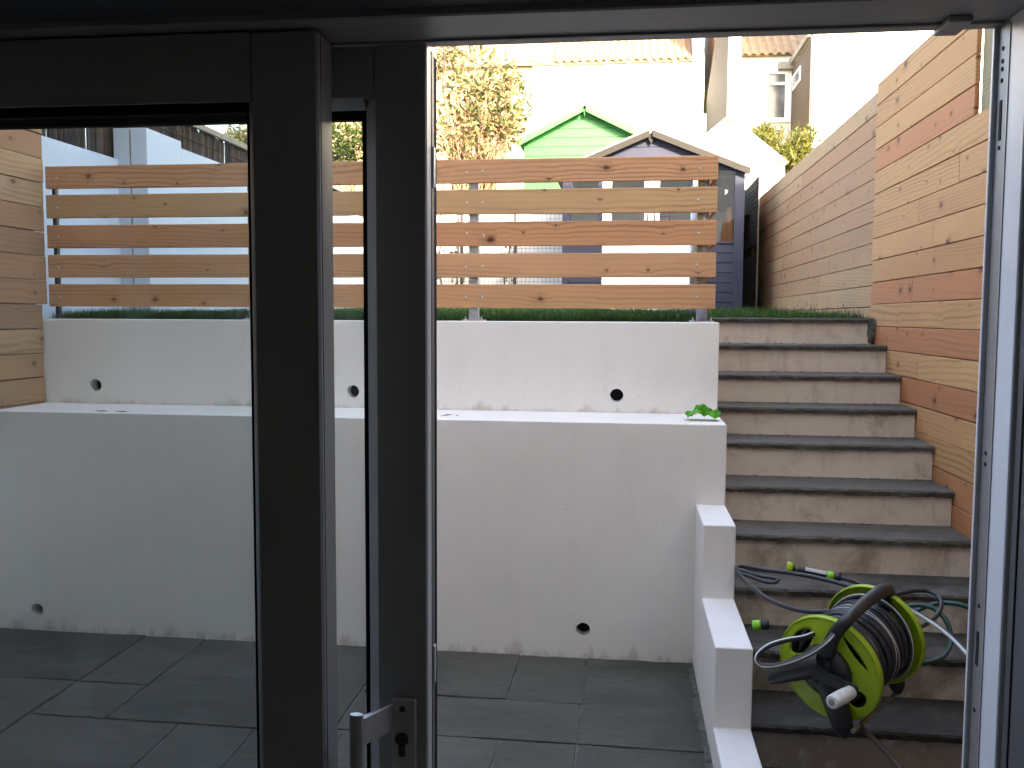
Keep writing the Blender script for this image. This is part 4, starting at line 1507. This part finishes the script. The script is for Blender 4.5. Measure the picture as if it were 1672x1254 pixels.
tiled_roof(ha, xt0, xt1, HY - .22, z_eave + .0, 10, .75, 175)
obj('parapet', box(hx(1130), hx(1145), HY - .15, HY + 2.6, z_eave - .3, z_eave + 2.2), mat_plain('pink_render', (0.55, 0.36, 0.32), .8), ha)
for i in range(6):
    x = xt0 + (xt1 - xt0) * (i + .3) / 6
    obj('gutter_bracket', box(x - .05, x + .05, HY - .19, HY - .03, z_eave - .10, z_eave + .0), M_whitepaint, ha)

# terrace house with two projecting wings
hb2 = thing('house', 'white rendered house with two projecting wings and a sash window, above the golden shrub', 'house', (hx(1240), HY, 5))
X1 = hx(1153, 190); yn1 = 26.9
pA, pB = at(1169, 58, X=X1), at(1153.5, 165, X=X1)
obj('wall', prism([(yn1, 3.2), (yn1, pA.z), (pA.y, pA.z), (pB.y, pB.z), (HY - .04, pB.z - .6), (HY - .04, 3.2)], 'x', X1, X1 + .35), M_wingshade, hb2, label='side wall of the narrow left wing, shade in its colour')
obj('wall', box(X1, X1 + .35, yn1 - .05, yn1 - .001, 3.2, pA.z), M_whitepaint, hb2)
wz0, wz1 = at(1270, 196, Y=HY).z, at(1270, 118, Y=HY).z
wx0, wx1 = hx(1252), hx(1286)
zeb = at(1250, 92, Y=HY).z
b = bmesh.new()
box(X1 + .36, wx0, HY - .03, HY + .4, 3.5, zeb, bm=b)
box(wx1, hx(1420), HY - .03, HY + .4, 3.5, zeb, bm=b)
box(wx0, wx1, HY - .03, HY + .4, 3.5, wz0, bm=b)
box(wx0, wx1, HY - .03, HY + .4, wz1, zeb, bm=b)
obj('wall', b, M_whitepaint, hb2)
w = bmesh.new()
t_ = .07
box(wx0, wx0 + t_, HY - .06, HY + .06, wz0, wz1, bm=w)
box(wx1 - t_, wx1, HY - .06, HY + .06, wz0, wz1, bm=w)
box(wx0 + t_, wx1 - t_, HY - .06, HY + .06, wz0, wz0 + t_, bm=w)
box(wx0 + t_, wx1 - t_, HY - .06, HY + .06, wz1 - t_, wz1, bm=w)
zmid = at(1270, 137, Y=HY).z
box(wx0 + t_, wx1 - t_, HY - .055, HY + .055, zmid - .05, zmid + .05, bm=w)
win = obj('window', w, M_white, hb2)
obj('sill', box(wx0 - .1, wx1 + .1, HY - .14, HY - .031, wz0 - .1, wz0 - .001), M_white, win)
M_dkglass = mat_plain('dark_pane', (0.10, 0.105, 0.11), 0.12, var=.3, scale=2)
for z0, z1 in ((wz0 + t_, zmid - .05), (zmid + .05, wz1 - t_)):
    obj('pane', box(wx0 + t_, wx1 - t_, HY + .02, HY + .03, z0, z1), M_dkglass, win)
obj('roof', prism([(HY - .25, zeb - .02), (HY + 4.5, zeb + 4.75 * .75 - .02), (HY + 9, zeb - .02)], 'x', X1 + .36, hx(1420)), M_tile, hb2)
tiled_roof(hb2, hx(1198), hx(1316), HY - .26, zeb, 9, .75, 100)
X2 = hx(1291, 190); yn2 = 30.6
zr0 = at(1288, 109, Y=HY - .05).z
zr1 = at(1319, 62, Y=yn2).z
obj('wall', prism([(yn2, 3.2), (yn2, zr1), (HY - .04, zr0), (HY - .04, 3.2)], 'x', X2, X2 + .30), M_wingshade, hb2, label='side wall of the right wing, shade in its colour')
obj('wall', box(X2, X2 + 14, yn2 - .06, yn2 - .001, 3.2, 17), M_whitepaint, hb2)
obj('verge', prism([(yn2 - .06, zr1 + .02), (HY - .04, zr0 + .02), (HY - .04, zr0 + .22), (yn2 - .06, zr1 + .22)], 'x', X2 - .12, X2 - .002), M_rail, hb2)
obj('gutter_end', box(X2 - .5, X2 + .1, HY - .30, HY - .06, zr0 - .12, zr0 + .12), M_rail, hb2)
vx0, vx1 = at(1296, 130, X=X2).y, at(1308, 130, X=X2).y
va, vb = at(1302, 140, X=X2).z, at(1302, 116, X=X2).z
sw = obj('window', box(X2 - .05, X2 - .001, vx1, vx0, va, vb, .01), M_white, hb2, label='small window in the side wall')
obj('pane', box(X2 - .056, X2 - .051, vx1 + .15, vx0 - .15, va + .1, vb - .1), M_dkglass, sw)
dpx = at(1327, 130, Y=yn2 - .1)
obj('downpipe', tube([(dpx.x, yn2 - .12, 3.3), (dpx.x, yn2 - .12, 14)], .05, 8), M_rail, hb2)

# ------------------------------------------------------------------ hose reel on the steps
def ray_plane(px, py, C, A_, off=0.0):
    d = ray(px, py)
    t = ((Vector(C) + Vector(A_) * off - EYE).dot(A_)) / d.dot(A_)
    return EYE + d * t
cd = ray(1355, 1090).normalized()
th = math.radians(39.0)
perp = (0.79 * RGT + 0.61 * UPV)
perp = (perp - cd * perp.dot(cd)).normalized()
AX = (math.cos(th) * cd + math.sin(th) * perp).normalized()
CN = EYE + ray(1355, 1090) * (2.98)
dist = (CN - EYE).length
RF = 79.3 / FPX * dist
LW = 82.0 / math.sin(th) / FPX * dist * 1.06
CF = CN + AX * LW
reel = thing('hose_reel', 'lime green and black hose reel tipped on the lower steps with a white crank grip', 'hose reel', (CN.x, CN.y, .16))
U_ = AX.orthogonal().normalized()
# orient U_ so that it points up in the picture
U_ = (UPV - AX * UPV.dot(AX)).normalized()
V_ = AX.cross(U_)
def flange(C, sgn, holes, hub):
    """spoked disc with three oval openings, a raised rim; sgn -1 faces the camera side"""
    b = bmesh.new()
    na, nr = 260, 44
    r0 = .042
    grid = []
    def pos(r, a):
        x, y = r * math.cos(a), r * math.sin(a)
        for ha, hr, hl, hw in holes:
            cx_, cy_ = hr * math.cos(ha), hr * math.sin(ha)
            dx, dy = x - cx_, y - cy_
            tx, ty = -math.sin(ha), math.cos(ha)
            u, v = dx * tx + dy * ty, dx * math.cos(ha) + dy * math.sin(ha)
            q = math.hypot(u / hl, v / hw)
            if .80 < q < 1.2 and q > 0:
                u, v = u / q, v / q
                x = cx_ + u * tx + v * math.cos(ha)
                y = cy_ + u * ty + v * math.sin(ha)
        return x, y
    def inside(x, y):
        for ha, hr, hl, hw in holes:
            cx_, cy_ = hr * math.cos(ha), hr * math.sin(ha)
            dx, dy = x - cx_, y - cy_
            u = dx * -math.sin(ha) + dy * math.cos(ha)
            v = dx * math.cos(ha) + dy * math.sin(ha)
            if math.hypot(u / hl, v / hw) < .97:
                return True
        return False
    def lift(x, y):
        r = math.hypot(x, y) / RF
        return sgn * (.010 + .014 * (1 - r) ** 1.2 * 2 - .0)
    G = []
    for i in range(nr + 1):
        r = r0 + (RF * .985 - r0) * i / nr
        row = []
        for k in range(na):
            x, y = pos(r, 2 * math.pi * k / na)
            row.append((x, y, b.verts.new(C + U_ * x + V_ * y + AX * lift(x, y))))
        G.append(row)
    for i in range(nr):
        for k in range(na):
            q = [G[i][k], G[i][(k + 1) % na], G[i + 1][(k + 1) % na], G[i + 1][k]]
            mx, my = sum(p[0] for p in q) / 4, sum(p[1] for p in q) / 4
            if inside(mx, my):
                continue
            try:
                f = b.faces.new([p[2] for p in q])
                f.smooth = True
            except ValueError:
                pass
    bmesh.ops.delete(b, geom=[f for f in b.faces if f.calc_area() < 1e-8], context='FACES')
    front = list(b.faces)
    vm = {}
    for f in front:
        for v in f.verts:
            if v not in vm:
                vm[v] = b.verts.new(v.co - AX * (sgn * .006))
    edge_f = {}
    for f in front:
        b.faces.new([vm[v] for v in reversed(f.verts)]).smooth = True
        for e_ in f.edges:
            edge_f[e_] = edge_f.get(e_, 0) + 1
    for e_, cnt in edge_f.items():
        if cnt == 1:
            a_, c_ = e_.verts
            b.faces.new((a_, c_, vm[c_], vm[a_]))
    bmesh.ops.delete(b, geom=[v for v in b.verts if not v.link_faces], context='VERTS')
    bmesh.ops.recalc_face_normals(b, faces=b.faces)
    o = obj('flange', b, M_lime, reel)
    rim = bmesh.new()
    n = 64
    prof = [(-.012, RF * .965), (-.012, RF), (.006, RF * 1.005), (.012, RF * .995), (.012, RF * .965)]
    rr = []
    for k in range(n):
        a = 2 * math.pi * k / n
        d = U_ * math.cos(a) + V_ * math.sin(a)
        rr.append([rim.verts.new(C + d * r + AX * (t * sgn)) for t, r in prof])
    for k in range(n):
        for i in range(len(prof)):
            f = rim.faces.new((rr[k][i], rr[(k + 1) % n][i], rr[(k + 1) % n][(i + 1) % len(prof)], rr[k][(i + 1) % len(prof)]))
            f.smooth = True
    bmesh.ops.recalc_face_normals(rim, faces=rim.faces)
    obj('rim', rim, M_lime, o)
    return o
def ang(px, py, C):
    p = ray_plane(px, py, C, AX)
    d = p - C
    return math.atan2(d.dot(V_), d.dot(U_))
hl = [ang(1311, 1043, CN), ang(1395, 1085, CN), ang(1402, 1137, CN)]
h0 = ang(1311, 1043, CN)
holesN = [(h0, RF * .66, RF * .34, RF * .17), (ang(1390, 1070, CN), RF * .72, RF * .36, RF * .055), (ang(1406, 1142, CN), RF * .70, RF * .20, RF * .15)]
flange(CN, -1, holesN, True)
holesF = [(h0 + 1.1, RF * .66, RF * .30, RF * .16), (h0 + 1.1 + 2.094, RF * .66, RF * .30, RF * .16), (h0 + 1.1 + 4.189, RF * .66, RF * .30, RF * .16)]
flange(CF, 1, holesF, False)
obj('drum', lathe([(0, RF * .45), (LW, RF * .45)], CN, AX, 24), M_black, reel)
# hose wound on the drum, two layers of turns with a pale stripe
b = bmesh.new()
hr = .0095
nt = int(LW / (hr * 1.9)) - 1
for lay, rad in ((0, RF * .62), (1, RF * .74)):
    for i in range(nt):
        t = .016 + (LW - .032) * (i + .5 * lay) / nt
        t = min(t, LW - .014)
        R0 = rad + random.uniform(-.006, .007) + .012 * math.sin(i * .9 + 1) * lay
        tilt = random.uniform(-.035, .035)
        pts = []
        ph0 = random.uniform(0, 6)
        for k in range(40):
            a = 2 * math.pi * k / 40
            off = tilt * R0 * 2.2 * math.cos(a + ph0)
            pts.append(CN + AX * (t + off * .6) + (U_ * math.cos(a) + V_ * math.sin(a)) * (R0 + .003 * math.sin(3 * a + ph0)))
        st = (random.choice((0, 1, 7)),) if random.random() < .42 else ()
        # stripe on the outer side: ring frame starts radially outward
        tube(pts, hr, 16, bm=b, stripe=st, closed=True)
obj('wound_hose', b, [M_hose, M_hosew], reel, smooth=True)
# black side frames
def limb(pts, radii, name, mat=M_black, parent=reel, flat=1.0, sides=12):
    P = catmull(pts, 5)
    n = len(P)
    rr = []
    for i in range(n):
        t = i / (n - 1) * (len(radii) - 1)
        k = min(int(t), len(radii) - 2)
        rr.append(radii[k] + (radii[k + 1] - radii[k]) * (t - k))
    return obj(name, tube(P, rr, sides), mat, parent)
ON = -.045
def pn(px, py, off=ON):
    return ray_plane(px, py, CN, AX, off)
hubc = pn(1338, 1092)
obj('hub', lathe([(-.012, .030), (-.010, .062), (.008, RF * .50), (.030, RF * .51)], CN + AX * (-.045), AX, 28), M_black, reel)
limb([pn(1345, 1083), pn(1315, 1088), pn(1285, 1097), pn(1262, 1106), pn(1255, 1107)], [.040, .042, .034, .024, .015], 'foot')
limb([pn(1350, 1105), pn(1366, 1150), pn(1376, 1185), pn(1380, 1203)], [.042, .040, .034, .014], 'foot')
handle_pts = [pn(1350, 1068), pn(1362, 1038), pn(1384, 1012), ray_plane(1412, 985, CN, AX, LW * .35), ray_plane(1436, 967, CN, AX, LW * .7), ray_plane(1450, 961, CN, AX, LW * .95)]
limb(handle_pts, [.026, .022, .020, .021, .023, .020], 'handle', sides=14)
limb([ray_plane(1451, 962, CN, AX, LW * .96), ray_plane(1450, 980, CN, AX, LW + .04), ray_plane(1441, 1005, CN, AX, LW + .05), ray_plane(1432, 1040, CN, AX, LW + .05)], [.020, .030, .026, .03], 'handle')
limb([ray_plane(1440, 1045, CN, AX, LW + .05), ray_plane(1458, 1090, CN, AX, LW + .05), ray_plane(1464, 1118, CN, AX, LW + .05), ray_plane(1466, 1132, CN, AX, LW + .05)], [.034, .034, .028, .012], 'foot')
# vent ribs beside the hub
b = bmesh.new()
for i in range(7):
    p = pn(1334 + i * 1.2, 1072 + i * 4.2, -.062)
    q = pn(1350 + i * 1.0, 1066 + i * 4.4, -.062)
    tube([p, q], .0035, 6, bm=b)
obj('rib', b, M_black, reel)
# crank arm and grip
ca, cb = pn(1332, 1098, -.075), pn(1393, 1127, -.085)
dirc = (cb - ca).normalized()
side = dirc.cross(AX).normalized()
b = bmesh.new()
A8 = []
for p, w in ((ca - dirc * .012, .022), (cb + dirc * .014, .017)):
    for o_ in (-.010, .010):
        for s_ in (-1, 1):
            A8.append(b.verts.new(p + AX * o_ + side * s_ * w))
for f in ((0, 1, 3, 2), (4, 6, 7, 5), (0, 4, 5, 1), (2, 3, 7, 6), (0, 2, 6, 4), (1, 5, 7, 3)):
    b.faces.new([A8[i] for i in f])
bmesh.ops.recalc_face_normals(b, faces=b.faces)
bmesh.ops.bevel(b, geom=list(b.edges), offset=.004, segments=2, affect='EDGES')
crank = obj('crank', b, M_black, reel)
gp = cb - AX * .012
ge = EYE + ray(1358, 1147) * ((gp - EYE).dot(FWD) - .085)
gd = (ge - gp)
gl = gd.length
g = lathe([(0, .017), (.006, .0205), (gl * .5, .0225), (gl - .006, .0215), (gl, .018)], gp, gd, 22)
grip = obj('crank_grip', g, M_grip, crank)
obj('end_cap', lathe([(0, .010), (.002, .009)], gp + gd, gd, 16), M_chan, grip)
# cross tube and leg
p0 = ray_plane(1462, 1133, CN, AX, LW + .05)
p1 = pn(1404, 1184, -.01)
limb([p0, (p0 + p1) / 2, p1, p1 + (p1 - p0) * .18], [.0075, .0075, .0075], 'cross_tube', M_tubeg)
q1 = EYE + ray(1500, 1290) * 2.62
limb([p1, p1.lerp(q1, .5) + Vector((0, 0, .006)), q1], [.0085, .0085, .0085], 'leg_tube', M_rust)

# ------------------------------------------------------------------ hoses and fittings lying on the steps
def hose(name, label, pts, mats, r=.0085, stripe=(), group=None, n=7, sides=10):
    P = catmull([at(x, y, Y=Y) for x, y, Y in pts], n)
    return tag(obj(name, tube(P, r, sides, stripe=stripe), mats, smooth=True), label, 'hose', group)
hose('garden_hose', 'dark grey hose looping from the reel to the white stepped wall and along the step', [
    (1356, 998, 3.18), (1325, 998.5, 3.22), (1295, 994, 3.28), (1259, 981, 3.38), (1233, 963, 3.48), (1214, 946, 3.60), (1203.5, 932, 3.70),
    (1206, 925, 3.76), (1222, 925.5, 3.765), (1246, 930, 3.745), (1279, 934, 3.71), (1318, 940, 3.66), (1358, 949, 3.58), (1397, 960, 3.50), (1425, 968, 3.45)],
    [M_hose, M_hosew], .0088)
hose('garden_hose', 'short doubled back bight of dark hose lying against the stepped wall', [
    (1203, 929, 3.72), (1216, 933, 3.70), (1240, 940, 3.67), (1262, 943.5, 3.65), (1270, 946.5, 3.64), (1264, 951, 3.63), (1248, 949.5, 3.64), (1224, 941, 3.66), (1204, 936, 3.68)],
    [M_hose, M_hosew], .0075)
hose('garden_hose', 'straight pale striped hose running from the reel handle to the door jamb', [
    (1395, 957, 3.50), (1420, 966, 3.44), (1455, 979, 3.30), (1515, 1012, 3.15), (1553, 1040, 3.02), (1590, 1078, 2.86), (1625, 1118, 2.7)],
    [M_hose, M_hosew], .0085, (1, 2, 3))
hose('garden_hose', 'dark hose arching above the dark green loop behind the reel', [
    (1440, 975, 3.40), (1465, 970.5, 3.45), (1490, 965, 3.50), (1515, 965, 3.52), (1531, 973, 3.48), (1537, 985, 3.42), (1534, 998, 3.38), (1524, 1010, 3.34), (1508, 1021, 3.30), (1490, 1029, 3.27), (1470, 1033, 3.26)],
    [M_hose, M_hosew], .0082, (4, 5))
hose('garden_hose', 'dark green hose coiled in an open loop behind the reel and out to the jamb', [
    (1440, 1012, 3.42), (1456, 1001, 3.42), (1478, 991, 3.42), (1503, 988, 3.42), (1527, 995, 3.40), (1545, 1014, 3.36), (1553, 1040, 3.33), (1549, 1060, 3.30), (1536, 1074, 3.28), (1512, 1081, 3.27), (1490, 1077, 3.28), (1474, 1062, 3.32), (1470, 1042, 3.36),
    (1476, 1021, 3.40), (1490, 1003, 3.44), (1513, 990, 3.46), (1541, 984.5, 3.46), (1567, 987, 3.44), (1592, 996, 3.42), (1620, 1008, 3.40)],
    [M_hoseg], .0088)
hose('garden_hose', 'pale striped hose loop curling out in front of the near flange of the reel', [
    (1330, 1034, 3.02), (1310, 1041, 2.99), (1285, 1045, 2.97), (1258, 1053, 2.96), (1239, 1067, 2.95), (1236, 1080, 2.94), (1247, 1087, 2.93), (1270, 1086, 2.91), (1300, 1077, 2.89), (1328, 1064, 2.88), (1352, 1046, 2.89), (1366, 1028, 2.93)],
    [M_hose, M_hosew], .0085, (9,))
# spray wand lying on a step
NZ = thing('spray_nozzle', 'black and white hose nozzle with lime cap and connector lying on the step', 'hose nozzle', at(1330, 945, Y=3.70))
n0, n1 = at(1284, 926, Y=3.735), at(1373, 943.5, Y=3.70)
nd = n1 - n0
nl = nd.length
obj('cap', lathe([(0, .0215), (.003, .024), (.022, .025), (.025, .021)], n0, nd, 20), M_lime, NZ)
obj('body', lathe([(.0255, .019), (.036, .012), (.045, .0135), (.075, .0145), (.078, .0125), (.10, .013), (nl * .72, .014), (nl * .74, .012)], n0, nd, 18), M_black, NZ)
obj('collar', lathe([(.039, .0145), (.041, .0145)], n0, nd, 18), M_lime, NZ)
upn = (Vector((0, -.45, .9)) - nd.normalized() * Vector((0, -.45, .9)).dot(nd.normalized())).normalized()
sdn = nd.normalized().cross(upn)
b = bmesh.new()
q = []
for t in (nl * .34, nl * .735):
    for a in (-.8, -.4, 0, .4, .8):
        q.append(b.verts.new(n0 + nd.normalized() * t + (upn * math.cos(a) + sdn * math.sin(a)) * .0152))
for i in range(4):
    b.faces.new((q[i], q[i + 1], q[i + 6], q[i + 5]))
bmesh.ops.solidify(b, geom=list(b.faces), thickness=.0015)
obj('inlay', b, M_white, NZ)
obj('connector', lathe([(nl * .745, .0165), (nl * .75, .018), (nl * .86, .018), (nl * .87, .016)], n0, nd, 18), M_limebr, NZ)
obj('ring', lathe([(nl * .872, .0165), (nl * .88, .0185), (nl * .96, .0185), (nl, .015)], n0, nd, 14), M_black, NZ)
hose('garden_hose', 'dark hose trailing from the spray nozzle connector towards the reel handle', [
    (1371, 943, 3.70), (1385, 946.5, 3.66), (1403, 953, 3.58), (1425, 963, 3.49), (1440, 971, 3.42)], [M_hose, M_hosew], .0085)
HC = thing('hose_connector', 'small loose green and black hose connector on the step by the white wall', 'hose connector', at(1241, 1030, Y=3.46))
c0, c1 = at(1228.5, 1021, Y=3.44), at(1256, 1019.5, Y=3.43)
cdv = c1 - c0
cl_ = cdv.length
obj('socket', lathe([(0, .0165), (.002, .019), (cl_ * .5, .019), (cl_ * .53, .016)], c0, cdv, 18), M_limebr, HC)
obj('collar', lathe([(cl_ * .535, .0165), (cl_ * .57, .0195), (cl_ * .9, .0195), (cl_, .015)], c0, cdv, 12), M_black, HC)

# ------------------------------------------------------------------ crumpled green plastic on the ledge
b = bmesh.new()
cA = at(1121, 690, Z=ZL); cB = at(1168, 690, Z=ZL)
yc = Y1 + .16
nxg, nyg = 11, 7
G = []
random.seed(21)
for i in range(nxg):
    row = []
    for k in range(nyg):
        u, v = i / (nxg - 1), k / (nyg - 1)
        x = at(1121, 688, Y=yc).x + u * (.460 - at(1121, 688, Y=yc).x - .012)
        env = math.sin(math.pi * min(1, max(0, .10 + .82 * v))) ** .6 * (math.sin(math.pi * (.12 + .78 * u)) ** .4)
        z = ZL + .003 + env * (.020 + .062 * random.random())
        row.append(b.verts.new((x + random.uniform(-.007, .007), yc - .05 + v * .10 + random.uniform(-.007, .007), z)))
    G.append(row)
for i in range(nxg - 1):
    for k in range(nyg - 1):
        try:
            b.faces.new((G[i][k], G[i + 1][k], G[i + 1][k + 1]))
            b.faces.new((G[i][k], G[i + 1][k + 1], G[i][k + 1]))
        except ValueError:
            pass
bmesh.ops.solidify(b, geom=list(b.faces), thickness=.0012)
tag(obj('plastic_bag', b, M_plastic_bag), 'crumpled bright green plastic scrap at the end of the white ledge', 'plastic scrap')
